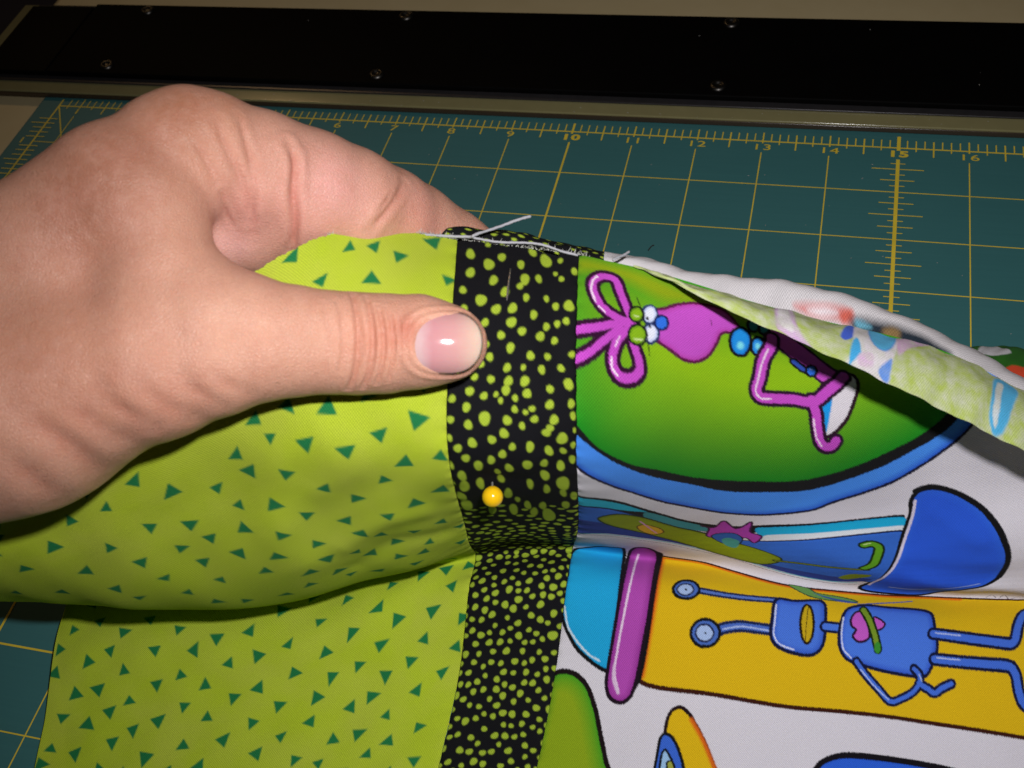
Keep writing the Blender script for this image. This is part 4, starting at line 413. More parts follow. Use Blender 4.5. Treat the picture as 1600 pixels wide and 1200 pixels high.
DOTS = [[3.1,3.2,1.0,1.05,0.87],[7.4,5.3,1.18,1.04,0.85],[10.2,3.2,0.87,1.05,0.8],[6.9,0.3,0.63,1.06,0.81],[11.2,-0.9,0.7,1.06,0.76],[14.6,4.8,0.87,1.04,0.77],[17.1,0.6,0.95,1.05,0.71],[20.2,2.3,1.32,1.05,0.69],[23.5,1.6,0.57,1.06,0.66],[3.4,7.5,0.98,1.03,0.92],[8.7,9.0,0.98,1.03,0.91],[15.7,8.6,1.1,1.04,0.84],[18.8,7.9,0.8,1.04,0.79],[24.0,7.1,0.62,1.05,0.74],[22.6,5.6,0.5,1.05,0.72],[14.7,10.3,0.73,1.04,0.89],[11.4,11.6,0.97,1.03,0.95],[16.2,12.8,0.76,1.04,0.95],[20.9,12.4,0.67,1.05,0.91],[2.0,11.2,0.78,1.01,1.01],[6.2,13.2,1.2,1.02,1.03],[9.7,15.1,1.02,1.03,1.07],[13.3,15.0,1.02,1.04,1.05],[18.1,16.2,0.9,1.05,1.08],[23.1,14.0,0.79,1.05,0.97],[25.9,14.0,1.16,1.06,0.96],[26.8,4.9,0.75,1.06,0.69],[13.2,17.6,1.07,1.04,1.15],[7.4,17.4,0.83,1.02,1.15],[21.2,18.2,0.84,1.05,1.16],[23.6,17.6,0.72,1.05,1.13],[25.4,17.1,0.73,1.06,1.1],[11.1,19.7,0.83,1.04,1.21],[15.6,19.2,0.89,1.05,1.2],[19.8,20.0,1.02,1.06,1.22],[23.1,20.6,0.78,1.06,1.24],[13.3,21.8,0.95,1.05,1.25],[8.9,23.1,0.82,1.03,1.25],[17.7,23.2,0.89,1.06,1.28],[21.6,23.3,0.78,1.06,1.29],[26.8,22.8,0.72,1.06,1.28],[12.9,24.9,0.89,1.06,1.27],[16.3,25.0,0.59,1.06,1.28],[20.2,25.4,0.89,1.07,1.29],[24.5,25.1,0.78,1.07,1.3],[9.4,26.7,0.82,1.05,1.23],[5.8,26.2,0.76,1.02,1.23],[13.3,27.1,1.0,1.06,1.24],[16.7,27.2,1.01,1.07,1.26],[25.8,27.6,1.08,1.07,1.28],[21.9,28.5,0.77,1.08,1.26],[12.7,28.6,0.88,1.06,1.21],[4.9,28.5,0.88,1.02,1.19],[17.2,29.1,0.77,1.08,1.22],[2.5,14.9,0.83,1.0,1.1],[3.5,18.0,0.89,1.0,1.18],[5.2,20.7,0.77,1.01,1.23],[6.9,24.1,0.88,1.03,1.25],[4.9,28.6,0.84,1.02,1.18],[8.0,29.4,0.79,1.04,1.17],[10.6,29.2,0.57,1.06,1.19],[12.8,28.6,0.97,1.06,1.21],[14.8,30.0,0.71,1.07,1.18],[17.2,29.3,0.89,1.08,1.22],[21.9,28.5,0.8,1.08,1.26],[26.0,27.9,0.9,1.07,1.28],[1.1,29.8,0.79,1.0,1.15],[4.3,31.3,0.92,1.02,1.1],[11.6,30.3,0.62,1.06,1.16],[14.7,32.0,0.75,1.08,1.11],[17.0,32.6,0.58,1.08,1.09],[18.3,31.9,0.67,1.08,1.13],[21.8,31.1,0.94,1.08,1.18],[26.4,30.8,0.9,1.07,1.2],[8.2,33.5,1.33,1.05,1.02],[4.7,34.7,0.93,1.03,0.96],[13.0,34.0,0.98,1.08,1.01],[0.8,33.6,0.79,1.0,1.01],[18.8,33.9,0.8,1.08,1.04],[22.7,33.8,0.99,1.08,1.06],[26.8,32.9,0.81,1.07,1.11],[16.2,35.3,0.76,1.08,0.97],[12.2,36.7,0.98,1.07,0.9],[21.9,35.5,0.76,1.08,0.98],[21.2,36.6,0.9,1.08,0.93],[24.4,37.7,1.22,1.07,0.9],[27.1,35.7,0.5,1.06,0.98],[0.5,37.6,0.66,1.01,0.86],[5.4,38.8,0.98,1.05,0.82],[9.6,38.1,0.89,1.07,0.84],[2.2,40.0,0.85,1.03,0.78],[13.8,39.9,0.76,1.08,0.79],[17.6,40.1,0.99,1.08,0.79],[26.9,39.3,0.73,1.06,0.84],[21.7,41.3,0.95,1.07,0.76],[24.7,41.0,0.73,1.06,0.78],[3.7,42.8,0.85,1.04,0.71],[11.6,41.9,0.85,1.07,0.73],[9.1,43.6,0.86,1.07,0.69],[6.2,45.4,1.04,1.06,0.65],[-0.0,45.0,0.9,1.03,0.67],[12.7,46.2,0.91,1.08,0.63],[16.7,45.1,1.05,1.08,0.65],[20.4,44.9,0.87,1.07,0.66],[24.0,45.5,0.93,1.06,0.65],[26.7,43.3,0.83,1.05,0.71],[2.3,48.3,1.0,1.05,0.61],[10.1,47.8,0.69,1.07,0.61],[20.3,49.0,0.98,1.07,0.58],[24.2,51.0,1.42,1.05,0.56],[2.3,52.0,1.16,1.05,0.58],[-0.3,51.5,0.79,1.04,0.59],[5.9,51.7,0.93,1.07,0.57],[10.6,50.6,0.79,1.07,0.57],[1.1,56.1,1.05,1.06,0.54],[1.8,59.8,1.22,1.06,0.49],[11.6,55.7,0.96,1.08,0.51],[7.3,62.8,1.0,1.08,0.42],[12.2,63.2,1.1,1.09,0.41],[15.6,61.0,0.84,1.09,0.43],[20.3,66.7,1.54,1.08,0.35],[24.5,60.1,0.9,1.05,0.44],[16.9,64.6,0.91,1.09,0.38],[20.4,53.6,0.81,1.07,0.53],[16.8,52.4,0.8,1.07,0.54],[24.1,54.6,0.82,1.05,0.52],[26.6,55.9,0.88,1.04,0.5],[13.5,58.3,0.58,1.08,0.47],[19.1,61.1,0.85,1.08,0.43],[12.0,108.0,0.72,1.02,0.92],[11.8,119.5,0.99,1.01,0.95],[9.5,95.5,0.74,1.03,1.82],[-0.4,80.2,1.01,1.03,1.04],[24.0,119.8,1.02,0.99,1.0],[4.6,74.8,0.95,1.05,1.1],[4.3,104.9,0.73,0.99,0.61],[8.8,129.4,0.69,0.99,1.06],[7.1,115.2,0.79,1.0,1.15],[11.3,143.7,0.85,0.97,1.09],[28.1,171.0,0.73,0.94,1.27],[25.4,132.1,1.31,0.96,1.15],[7.6,134.0,0.92,0.98,1.06],[11.6,177.6,0.85,0.93,1.28],[1.0,144.6,0.76,0.95,1.07],[0.8,116.5,0.78,0.98,1.02],[21.3,82.3,0.88,1.06,0.89],[23.6,129.1,0.71,0.97,1.13],[15.2,129.1,0.9,0.99,1.09],[25.3,95.7,0.88,1.03,1.53],[-0.5,99.9,0.98,0.97,1.6],[20.1,110.5,0.79,1.02,1.29],[20.1,162.4,0.81,0.95,1.3],[8.2,99.1,0.9,1.02,1.71],[25.8,167.4,0.83,0.94,1.28],[16.6,77.0,1.04,1.07,0.94],[-0.2,175.9,0.86,0.93,1.25],[0.1,160.1,0.92,0.93,1.26],[23.6,66.6,0.8,1.08,1.53],[-0.4,16.1,0.79,0.96,1.42],[1.0,106.2,0.84,0.97,0.5],[7.9,21.1,0.78,1.0,1.38],[22.1,107.3,0.97,1.02,0.68],[15.5,91.5,1.0,1.05,1.39],[7.8,142.8,0.68,0.97,1.06],[24.0,109.0,0.77,1.01,1.05],[17.5,163.6,0.79,0.95,1.32],[17.1,117.5,0.9,1.01,1.01],[5.3,98.6,0.76,1.01,1.78],[10.3,148.6,0.73,0.96,1.15],[19.2,84.9,0.89,1.06,0.94],[23.3,114.7,0.74,1.0,1.15],[-0.0,22.5,0.97,0.95,1.37],[21.9,101.5,0.68,1.03,1.16],[13.3,101.3,0.69,1.03,1.34],[20.9,153.9,0.81,0.96,1.23],[10.6,69.7,1.05,1.07,1.45],[16.8,171.9,0.73,0.94,1.32],[6.9,175.8,0.74,0.93,1.3],[26.4,136.2,0.73,0.96,1.12],[9.0,177.2,0.75,0.93,1.29],[19.8,169.9,0.72,0.94,1.31],[28.0,77.9,1.03,1.04,0.91],[22.3,73.1,1.04,1.06,1.11],[7.7,150.5,0.75,0.96,1.18],[25.6,159.6,0.78,0.95,1.26],[17.0,124.9,0.69,0.99,1.04],[4.8,68.7,1.09,1.06,1.55],[1.6,64.1,0.82,1.04,1.78],[15.8,154.5,0.73,0.96,1.24],[3.7,134.1,0.86,0.97,1.04],[25.6,91.0,1.04,1.04,1.23],[13.0,113.5,0.79,1.02,1.32],[-0.3,123.3,0.81,0.98,0.94],[20.5,138.4,0.81,0.97,1.09],[3.3,77.7,1.12,1.04,1.01],[1.8,89.6,0.74,1.01,1.35],[6.0,110.7,0.72,1.0,1.39],[24.1,154.4,0.69,0.96,1.22],[12.0,86.1,0.9,1.06,1.02],[27.8,153.4,0.72,0.95,1.2],[12.0,72.7,0.88,1.07,1.19],[5.6,72.3,1.06,1.06,1.25],[11.0,166.8,0.93,0.94,1.34],[16.1,98.6,0.93,1.03,1.64],[3.7,115.8,0.95,0.99,1.09],[23.2,69.8,1.18,1.07,1.34],[17.4,136.3,0.79,0.98,1.09],[6.6,164.1,0.73,0.94,1.33],[7.4,85.0,1.02,1.04,1.01],[27.3,139.9,0.8,0.95,1.11],[22.6,141.8,0.71,0.97,1.11],[26.9,72.7,0.9,1.05,1.11],[0.2,141.6,0.7,0.96,1.03],[15.8,132.4,1.0,0.98,1.1],[14.8,110.3,0.77,1.02,1.33],[27.7,113.3,0.73,0.99,1.24],[21.1,173.9,0.84,0.94,1.29],[3.4,157.1,0.79,0.94,1.26],[4.7,154.0,1.02,0.95,1.22],[11.8,171.3,0.99,0.94,1.33],[13.5,133.8,0.69,0.98,1.09],[23.8,122.4,0.87,0.98,1.03],[2.7,148.6,0.83,0.95,1.13],[6.5,66.2,0.79,1.06,1.71],[19.3,141.5,0.84,0.98,1.09],[-0.3,169.4,0.69,0.92,1.29],[19.0,90.9,1.38,1.05,1.29],[21.3,148.2,0.69,0.97,1.16],[15.4,70.1,0.87,1.07,1.38],[25.8,147.3,0.71,0.96,1.15],[5.9,88.0,0.92,1.03,1.19],[9.2,113.3,0.94,1.01,1.36],[20.7,119.3,0.85,1.0,0.99],[2.3,120.0,0.83,0.99,0.92],[24.1,137.9,0.88,0.97,1.11],[21.1,79.6,0.9,1.06,0.89],[4.9,174.2,0.79,0.93,1.3],[18.7,146.8,0.94,0.97,1.14],[25.1,163.4,0.76,0.95,1.28],[9.3,66.6,0.95,1.06,1.69],[4.1,91.0,1.26,1.02,1.45],[16.2,145.5,0.86,0.97,1.12],[2.8,97.7,0.97,1.0,1.84],[16.1,67.2,1.19,1.07,1.6],[12.1,127.5,0.69,0.99,1.06],[23.0,158.7,0.84,0.96,1.26],[16.4,73.8,0.78,1.07,1.09],[24.7,75.0,0.99,1.05,1.01],[27.8,80.6,1.16,1.04,0.88],[8.0,146.3,0.82,0.96,1.11],[5.2,146.8,0.85,0.96,1.11],[24.8,83.6,0.95,1.05,0.9],[0.2,155.0,0.86,0.94,1.21],[8.8,74.7,1.18,1.06,1.07],[2.5,163.3,0.89,0.93,1.3],[4.8,127.5,0.82,0.99,1.02],[26.6,105.7,1.01,1.01,0.5],[11.1,123.8,0.99,1.0,0.98],[22.7,93.5,1.1,1.04,1.47],[26.0,63.7,1.4,1.1,1.6],[18.9,166.6,0.76,0.95,1.32],[2.4,130.3,0.85,0.98,1.04],[20.0,94.2,1.02,1.04,1.58],[15.2,114.7,0.75,1.02,1.19],[5.1,160.7,0.98,0.94,1.3],[9.0,136.5,0.79,0.98,1.04],[8.0,120.1,0.9,1.0,0.93],[11.3,80.1,0.85,1.06,0.89],[3.6,170.3,0.89,0.93,1.32],[19.5,101.3,0.89,1.03,1.24],[11.0,92.7,0.86,1.04,1.57],[6.4,77.3,0.84,1.05,0.98],[7.5,168.7,1.02,0.94,1.34],[21.0,103.7,0.83,1.03,0.75],[27.3,70.2,0.91,1.06,1.26],[5.5,124.8,0.94,0.99,0.98],[0.8,69.4,1.14,1.06,1.5],[3.9,139.1,0.78,0.96,1.02],[13.8,83.5,1.06,1.06,0.92],[4.2,100.6,0.71,1.0,1.53],[11.7,139.6,0.75,0.98,1.05],[1.1,136.7,0.93,0.96,1.02],[10.0,82.7,0.97,1.06,0.92],[18.7,127.2,0.9,0.99,1.09],[14.7,122.7,1.01,1.0,0.98],[2.8,141.8,0.81,0.96,1.04],[27.4,177.2,0.74,0.94,1.24],[-0.4,91.0,0.68,1.01,1.48],[24.8,88.5,1.06,1.05,1.08],[14.1,118.0,0.75,1.01,0.99],[24.0,149.8,0.95,0.96,1.18],[27.3,129.8,0.88,0.96,1.15],[0.0,73.7,1.08,1.05,1.21],[23.7,161.2,0.69,0.95,1.28],[13.6,79.3,1.0,1.07,0.89],[19.5,98.5,1.31,1.03,1.58],[25.5,101.4,0.97,1.02,1.1],[15.6,139.0,0.91,0.98,1.07],[15.6,169.9,0.78,0.94,1.33],[15.2,102.9,0.92,1.03,1.0],[12.5,163.5,0.88,0.95,1.33],[17.6,151.9,0.98,0.97,1.21],[11.1,89.2,0.86,1.05,1.23],[8.8,172.2,0.68,0.94,1.33],[28.3,121.0,0.72,0.97,1.03],[21.0,124.4,1.0,0.99,1.05],[25.0,126.7,0.97,0.97,1.11],[24.1,175.6,0.81,0.94,1.27],[24.7,169.5,0.76,0.94,1.29],[27.4,123.5,0.79,0.96,1.06],[2.0,85.6,0.87,1.02,1.1],[16.8,120.3,0.77,1.0,0.97],[10.0,110.5,0.84,1.01,1.38],[17.3,148.9,0.81,0.97,1.17],[22.6,133.1,0.73,0.97,1.13],[16.8,106.1,0.95,1.03,0.5],[15.1,165.1,0.96,0.95,1.33],[14.0,157.1,0.96,0.96,1.28],[11.1,131.4,0.82,0.99,1.08],[1.1,109.1,0.94,0.96,1.09],[25.5,113.9,0.76,1.0,1.2],[21.5,151.6,0.93,0.97,1.2],[24.2,171.9,0.74,0.94,1.29],[18.7,160.2,0.96,0.96,1.29],[10.7,134.0,0.9,0.98,1.07],[24.9,78.2,0.78,1.05,0.91],[12.3,152.7,0.82,0.96,1.22],[3.5,111.4,0.72,0.98,1.4],[28.1,149.7,1.29,0.95,1.17],[14.1,160.7,0.82,0.95,1.31],[12.4,111.1,0.78,1.02,1.41],[6.8,140.4,0.69,0.97,1.04],[8.8,104.8,0.69,1.01,0.62],[7.1,107.3,1.02,1.0,0.73],[10.4,101.8,1.0,1.02,1.28],[7.9,161.0,0.92,0.95,1.31],[18.5,130.9,0.72,0.98,1.12],[22.2,136.3,0.71,0.97,1.11],[13.9,147.7,0.96,0.97,1.15],[14.5,96.5,0.72,1.04,1.77],[28.1,157.6,0.87,0.94,1.23],[5.9,102.5,0.71,1.0,1.17],[4.3,165.4,0.87,0.93,1.32],[26.4,98.2,0.72,1.02,1.44],[6.2,93.6,1.0,1.02,1.72],[19.5,112.9,0.92,1.02,1.32],[10.6,155.7,0.8,0.96,1.26],[0.3,87.7,0.72,1.01,1.24],[19.6,157.0,0.75,0.96,1.26],[22.3,164.2,0.73,0.95,1.3],[22.7,96.5,0.78,1.03,1.59],[0.3,147.4,1.01,0.95,1.1],[7.5,153.3,0.8,0.95,1.22],[23.1,167.9,0.68,0.95,1.3],[0.2,83.5,0.72,1.02,1.06],[12.8,136.4,0.98,0.98,1.06],[3.2,22.7,0.85,0.97,1.37],[16.9,176.7,0.7,0.94,1.29],[15.7,85.5,0.89,1.06,0.97],[5.0,113.5,0.77,0.99,1.32],[13.4,75.4,1.13,1.07,1.02],[5.7,121.5,0.83,1.0,0.92],[-0.6,134.9,0.74,0.96,1.02],[7.7,70.6,0.99,1.06,1.38],[17.6,88.2,0.96,1.06,1.11],[27.5,66.3,0.87,1.09,1.47],[2.2,153.3,0.73,0.94,1.2],[22.4,177.6,0.7,0.94,1.26],[2.6,123.6,0.87,0.99,0.95],[18.0,103.6,0.73,1.03,0.81],[27.6,83.5,1.1,1.04,0.9],[-0.1,150.8,0.9,0.94,1.15],[20.7,76.9,0.84,1.07,0.94],[20.0,133.9,0.7,0.98,1.12],[16.7,112.4,0.89,1.02,1.38],[17.5,174.5,0.81,0.94,1.3],[19.2,177.3,0.7,0.94,1.27],[4.6,84.8,0.96,1.03,1.03],[23.3,62.4,0.91,1.1,1.69],[19.3,72.5,1.01,1.07,1.17],[28.3,174.8,0.8,0.94,1.25],[9.8,163.1,1.01,0.95,1.33],[-0.2,125.9,0.84,0.98,0.99],[21.8,86.5,0.88,1.06,1.0],[14.6,107.8,1.0,1.03,0.86],[27.9,125.9,0.71,0.96,1.11],[25.2,81.2,0.81,1.05,0.88],[3.3,144.9,0.77,0.96,1.08],[13.4,66.8,0.96,1.07,1.65],[16.3,82.6,0.81,1.07,0.89],[11.9,97.7,1.0,1.03,1.78],[3.2,66.0,0.96,1.05,1.72],[-0.1,26.2,1.41,0.95,1.33],[26.9,118.9,0.92,0.98,1.01],[26.5,173.3,0.75,0.94,1.27],[23.0,99.0,0.98,1.03,1.46],[16.9,157.0,0.94,0.96,1.27],[-0.1,171.9,0.95,0.92,1.28],[12.7,150.1,0.91,0.97,1.18],[21.7,144.0,0.88,0.97,1.12],[10.8,77.2,0.91,1.07,0.95],[-0.2,96.3,0.95,0.99,1.85],[21.4,128.3,0.93,0.98,1.11],[5.0,131.8,0.98,0.98,1.05],[-0.6,166.0,0.79,0.92,1.28],[2.6,172.9,1.02,0.93,1.3],[9.7,159.1,0.75,0.95,1.3],[2.3,82.2,0.85,1.03,1.0],[27.4,108.8,0.99,1.0,1.0],[28.1,143.8,0.76,0.95,1.12],[0.4,111.7,0.93,0.96,1.34],[28.3,92.9,0.81,1.02,1.34],[27.8,115.7,0.69,0.98,1.09],[5.0,136.9,0.73,0.97,1.03],[-0.7,119.5,0.79,0.98,0.92],[13.3,169.0,0.74,0.94,1.34],[18.3,79.2,0.9,1.07,0.89],[13.7,174.5,1.0,0.94,1.31],[23.7,145.6,0.78,0.96,1.13],[4.3,177.3,0.68,0.93,1.27],[25.5,142.8,0.93,0.96,1.12],[28.3,87.2,0.93,1.03,1.0],[0.5,131.6,0.74,0.97,1.04],[4.7,118.7,0.78,0.99,0.94],[7.2,81.6,0.96,1.05,0.93],[25.0,116.6,0.97,0.99,1.05],[28.2,100.6,0.78,1.01,1.16],[8.3,91.8,0.97,1.03,1.5],[25.5,152.4,0.74,0.95,1.2],[8.4,89.2,0.88,1.04,1.25],[22.5,111.8,0.89,1.01,1.32],[10.1,116.9,0.77,1.01,1.03],[2.5,102.5,0.82,0.98,1.17],[12.7,103.5,0.79,1.02,0.89],[2.0,127.1,0.76,0.98,1.01],[16.8,94.2,0.79,1.04,1.64],[13.8,89.7,0.88,1.05,1.24],[2.7,94.9,0.86,1.0,1.83],[9.4,61.0,1.12,1.06,1.88],[13.5,125.1,1.02,1.0,1.02],[7.4,157.8,0.88,0.95,1.28],[8.9,139.3,0.78,0.97,1.04],[15.7,141.9,0.71,0.98,1.08],[19.3,144.1,0.81,0.97,1.11],[0.9,76.6,0.89,1.04,1.07],[28.0,146.3,0.76,0.95,1.14],[3.1,62.3,0.91,1.04,1.84],[24.4,104.0,0.96,1.02,0.64],[7.9,79.0,0.84,1.06,0.93],[25.9,110.9,0.76,1.0,1.26],[-0.1,19.7,0.95,0.95,1.4],[9.2,174.8,0.78,0.93,1.31],[9.6,152.2,0.7,0.96,1.21],[14.2,177.6,1.01,0.93,1.28],[-0.1,128.6,0.82,0.97,1.02],[27.3,60.9,1.06,1.14,1.63],[1.5,167.7,0.76,0.93,1.31],[27.4,75.4,0.8,1.04,0.98],[28.0,161.0,0.86,0.94,1.25],[27.7,103.1,0.73,1.01,0.76],[13.2,130.4,0.71,0.99,1.09],[0.1,93.3,0.78,1.0,1.7],[7.7,126.3,0.96,0.99,1.01],[28.2,133.2,0.7,0.95,1.15],[0.1,102.4,0.82,0.97,1.18],[28.0,95.6,0.94,1.02,1.48],[19.6,106.2,0.86,1.03,0.5],[17.8,108.8,0.74,1.03,1.06],[28.3,168.1,0.84,0.94,1.27],[27.4,163.7,0.72,0.94,1.27],[4.9,150.1,0.7,0.95,1.16],[22.5,89.9,0.78,1.05,1.18],[18.4,115.3,0.73,1.01,1.13],[14.9,151.8,0.98,0.97,1.21],[28.2,90.5,1.04,1.03,1.17],[2.5,72.3,1.02,1.05,1.27],[0.2,66.4,0.97,1.05,1.68],[4.5,108.5,0.92,0.99,1.02],[7.3,117.6,0.69,1.0,0.99],[5.3,61.4,0.82,1.05,1.87],[9.1,86.8,0.87,1.05,1.08],[8.3,165.8,0.88,0.94,1.34],[-0.5,61.3,0.9,1.03,1.81],[15.7,159.0,0.68,0.96,1.29],[12.2,116.0,0.7,1.01,1.09],[20.3,69.9,0.84,1.07,1.36],[18.5,122.1,0.76,1.0,0.99],[1.6,114.3,0.77,0.98,1.2],[9.7,107.8,0.8,1.01,0.87],[6.8,95.9,0.73,1.02,1.86],[3.0,26.0,0.93,0.97,1.32],[5.2,79.4,0.83,1.05,0.95],[13.3,94.5,0.83,1.04,1.72],[21.1,114.9,0.73,1.01,1.14],[-0.0,139.2,0.75,0.96,1.02],[21.4,121.8,0.87,0.99,1.01],[7.4,131.3,0.7,0.98,1.06],[21.9,156.3,0.74,0.96,1.25],[21.4,61.0,0.81,1.1,1.75],[12.9,141.8,0.86,0.98,1.07],[18.4,139.3,0.71,0.98,1.08],[16.3,167.4,0.83,0.95,1.33],[21.9,117.1,0.9,1.0,1.03],[0.2,163.9,0.7,0.93,1.29],[1.2,157.6,0.75,0.94,1.25],[25.5,68.2,0.82,1.07,1.41],[10.2,169.5,0.75,0.94,1.34],[22.0,170.2,0.69,0.94,1.3],[25.4,85.9,0.79,1.05,0.96],[11.7,146.2,0.95,0.97,1.12],[8.3,122.9,0.74,1.0,0.95],[26.1,121.5,0.74,0.97,1.02],[5.0,63.8,0.88,1.05,1.82],[19.7,63.3,0.86,1.09,1.73],[13.8,144.9,0.79,0.97,1.11],[5.8,171.4,0.72,0.93,1.32],[5.0,167.6,0.72,0.93,1.33],[11.7,161.1,0.85,0.95,1.32],[1.9,177.5,0.87,0.93,1.25],[26.3,155.1,0.69,0.95,1.22],[24.8,140.3,0.75,0.96,1.11],[17.8,69.3,0.83,1.07,1.43],[18.0,154.6,0.68,0.96,1.24],[20.7,131.8,0.77,0.98,1.13],[17.7,134.1,0.73,0.98,1.1],[18.6,75.1,1.0,1.07,1.02],[14.8,63.4,0.91,1.08,1.79],[9.6,63.9,0.92,1.06,1.81],[5.8,144.3,0.85,0.96,1.08],[14.4,120.2,0.72,1.01,0.96],[2.4,20.1,0.8,0.97,1.39],[19.3,172.4,0.71,0.94,1.31],[21.4,166.3,0.76,0.95,1.31],[11.9,105.6,0.76,1.02,0.5]]
BACK_DOTS = [[21.7,15.1,0.51],[32.4,7.7,0.56],[15.3,18.8,0.54],[35.9,10.6,0.49],[25.3,0.9,0.48],[3.6,13.0,0.62],[45.8,25.0,0.45],[53.8,27.6,0.72],[38.3,12.1,0.64],[24.0,30.1,0.6],[55.5,8.6,0.64],[30.5,29.9,0.66],[36.3,5.6,0.71],[32.9,11.9,0.68],[46.9,15.4,0.46],[27.9,28.8,0.51],[52.0,14.0,0.62],[33.5,33.6,0.59],[48.1,33.0,0.64],[43.4,1.8,0.48],[47.2,28.4,0.48],[1.7,30.0,0.62],[17.8,15.9,0.69],[46.0,4.3,0.73],[26.9,21.9,0.7],[12.3,0.4,0.67],[18.3,7.7,0.68],[34.4,18.1,0.62],[26.9,17.0,0.72],[33.9,30.7,0.56],[49.6,29.3,0.7],[54.6,18.3,0.64],[16.1,11.5,0.54],[14.3,1.5,0.48],[10.7,17.7,0.57],[50.8,10.9,0.49],[11.7,28.2,0.71],[23.9,5.1,0.67],[23.0,32.9,0.53],[29.3,11.2,0.63],[16.8,0.5,0.68],[2.4,6.9,0.59],[38.6,33.5,0.55],[40.6,14.8,0.63],[1.9,4.3,0.62],[4.5,0.6,0.48],[13.1,9.6,0.52],[29.3,8.2,0.51],[40.1,1.2,0.64],[9.1,10.2,0.57],[20.5,0.3,0.72],[52.5,29.9,0.56],[22.7,19.0,0.54],[41.7,29.6,0.47],[18.3,26.7,0.72],[8.5,6.8,0.65],[37.2,15.6,0.56],[55.3,32.6,0.68],[37.7,30.4,0.65],[52.7,1.4,0.57],[24.3,27.5,0.58],[47.9,22.6,0.52],[11.7,31.2,0.68],[43.1,17.8,0.48],[14.9,7.9,0.59],[35.2,23.4,0.56],[13.9,32.3,0.49],[7.6,0.8,0.6],[43.6,13.2,0.68],[31.4,14.1,0.72],[46.1,11.3,0.73],[5.7,20.5,0.71],[5.1,25.3,0.58],[21.3,7.5,0.53],[2.8,17.2,0.7],[33.2,5.3,0.49],[2.8,27.5,0.63],[18.4,22.6,0.59],[37.2,0.9,0.55],[52.6,22.4,0.68],[8.7,26.1,0.47],[21.1,28.2,0.63],[54.6,24.2,0.54],[11.8,6.8,0.58],[30.3,1.0,0.67],[45.8,0.3,0.46],[9.1,31.8,0.66],[15.4,5.1,0.5],[25.1,10.0,0.51],[41.1,10.7,0.54],[29.2,24.0,0.62],[1.0,8.9,0.54],[17.6,19.1,0.53],[1.1,0.7,0.64],[27.8,0.3,0.68],[49.6,17.7,0.67],[44.8,20.3,0.56],[41.1,23.0,0.7],[12.9,17.1,0.61],[15.7,27.9,0.55],[15.9,21.8,0.58],[33.8,27.5,0.54],[11.8,14.6,0.73],[40.8,3.9,0.54],[10.4,24.1,0.51],[17.8,29.2,0.51],[24.5,22.3,0.54],[40.9,19.9,0.49],[32.4,23.5,0.65],[56.0,21.6,0.59],[16.8,24.2,0.55],[26.5,12.7,0.51],[46.6,8.2,0.74],[45.7,32.2,0.69],[36.7,21.4,0.64],[33.3,15.7,0.6],[43.1,5.3,0.45],[35.7,29.3,0.48],[8.8,20.9,0.64],[22.6,2.3,0.71],[5.1,10.1,0.53],[30.8,27.4,0.49],[11.1,33.8,0.51],[7.1,4.1,0.74],[38.4,26.1,0.7],[11.7,11.7,0.63],[49.8,24.7,0.6],[7.6,28.0,0.51],[6.4,12.8,0.7],[0.3,27.8,0.57],[12.7,3.8,0.74],[43.8,30.4,0.59],[0.3,18.9,0.51],[30.5,5.9,0.56],[48.7,6.2,0.63],[36.1,26.8,0.5],[0.1,12.6,0.56],[26.4,25.3,0.54],[47.3,18.1,0.54],[54.5,13.2,0.72],[43.1,26.4,0.48],[10.0,3.6,0.63],[7.2,15.1,0.55],[28.8,14.3,0.73],[48.8,3.5,0.7],[29.0,33.0,0.51],[42.1,34.0,0.52],[16.1,33.7,0.7],[1.2,33.8,0.74],[6.6,30.9,0.54],[19.9,3.8,0.49],[22.9,11.8,0.75],[26.7,2.9,0.69],[18.4,13.4,0.47],[13.0,25.6,0.6],[30.6,17.8,0.5],[1.9,23.0,0.71],[16.0,14.0,0.73],[22.0,25.6,0.7],[34.5,3.3,0.59],[11.9,20.5,0.55],[28.7,26.3,0.55],[19.3,10.4,0.7],[26.7,32.7,0.45],[24.4,7.5,0.69],[39.6,6.5,0.58],[54.1,6.7,0.53],[44.8,23.0,0.55],[19.5,32.8,0.73],[35.4,8.1,0.6],[2.8,25.2,0.53],[9.0,13.4,0.6],[26.5,5.8,0.49],[43.9,8.9,0.73],[31.8,3.0,0.67],[52.4,24.9,0.55],[4.3,30.0,0.7],[4.9,5.9,0.54],[6.4,17.2,0.47],[48.2,12.7,0.48],[33.1,0.5,0.49],[53.7,15.7,0.5],[37.1,18.1,0.64],[5.8,33.1,0.62],[31.6,20.5,0.74],[49.7,14.7,0.63],[40.6,27.5,0.47],[5.8,22.9,0.54],[16.3,2.9,0.68],[14.5,23.8,0.58],[51.8,20.1,0.5],[0.4,15.0,0.61],[25.2,19.0,0.74],[52.1,8.3,0.53],[55.7,29.9,0.59],[55.9,3.7,0.47],[19.7,17.8,0.47],[52.1,32.2,0.49],[20.5,21.1,0.47],[39.5,17.7,0.59],[52.3,17.8,0.59],[48.3,0.5,0.66],[52.3,3.9,0.69],[49.6,21.0,0.47],[37.9,3.6,0.72],[37.9,23.6,0.62],[55.5,0.8,0.74],[4.7,3.3,0.6],[38.6,8.9,0.63],[26.8,8.4,0.56],[2.5,20.1,0.66],[19.9,30.4,0.58],[24.3,16.0,0.49],[29.0,20.4,0.63],[34.9,13.4,0.73],[39.2,21.6,0.6],[0.1,6.6,0.53],[36.3,33.5,0.51],[29.0,3.7,0.62],[49.1,8.5,0.57],[31.6,32.1,0.49]]
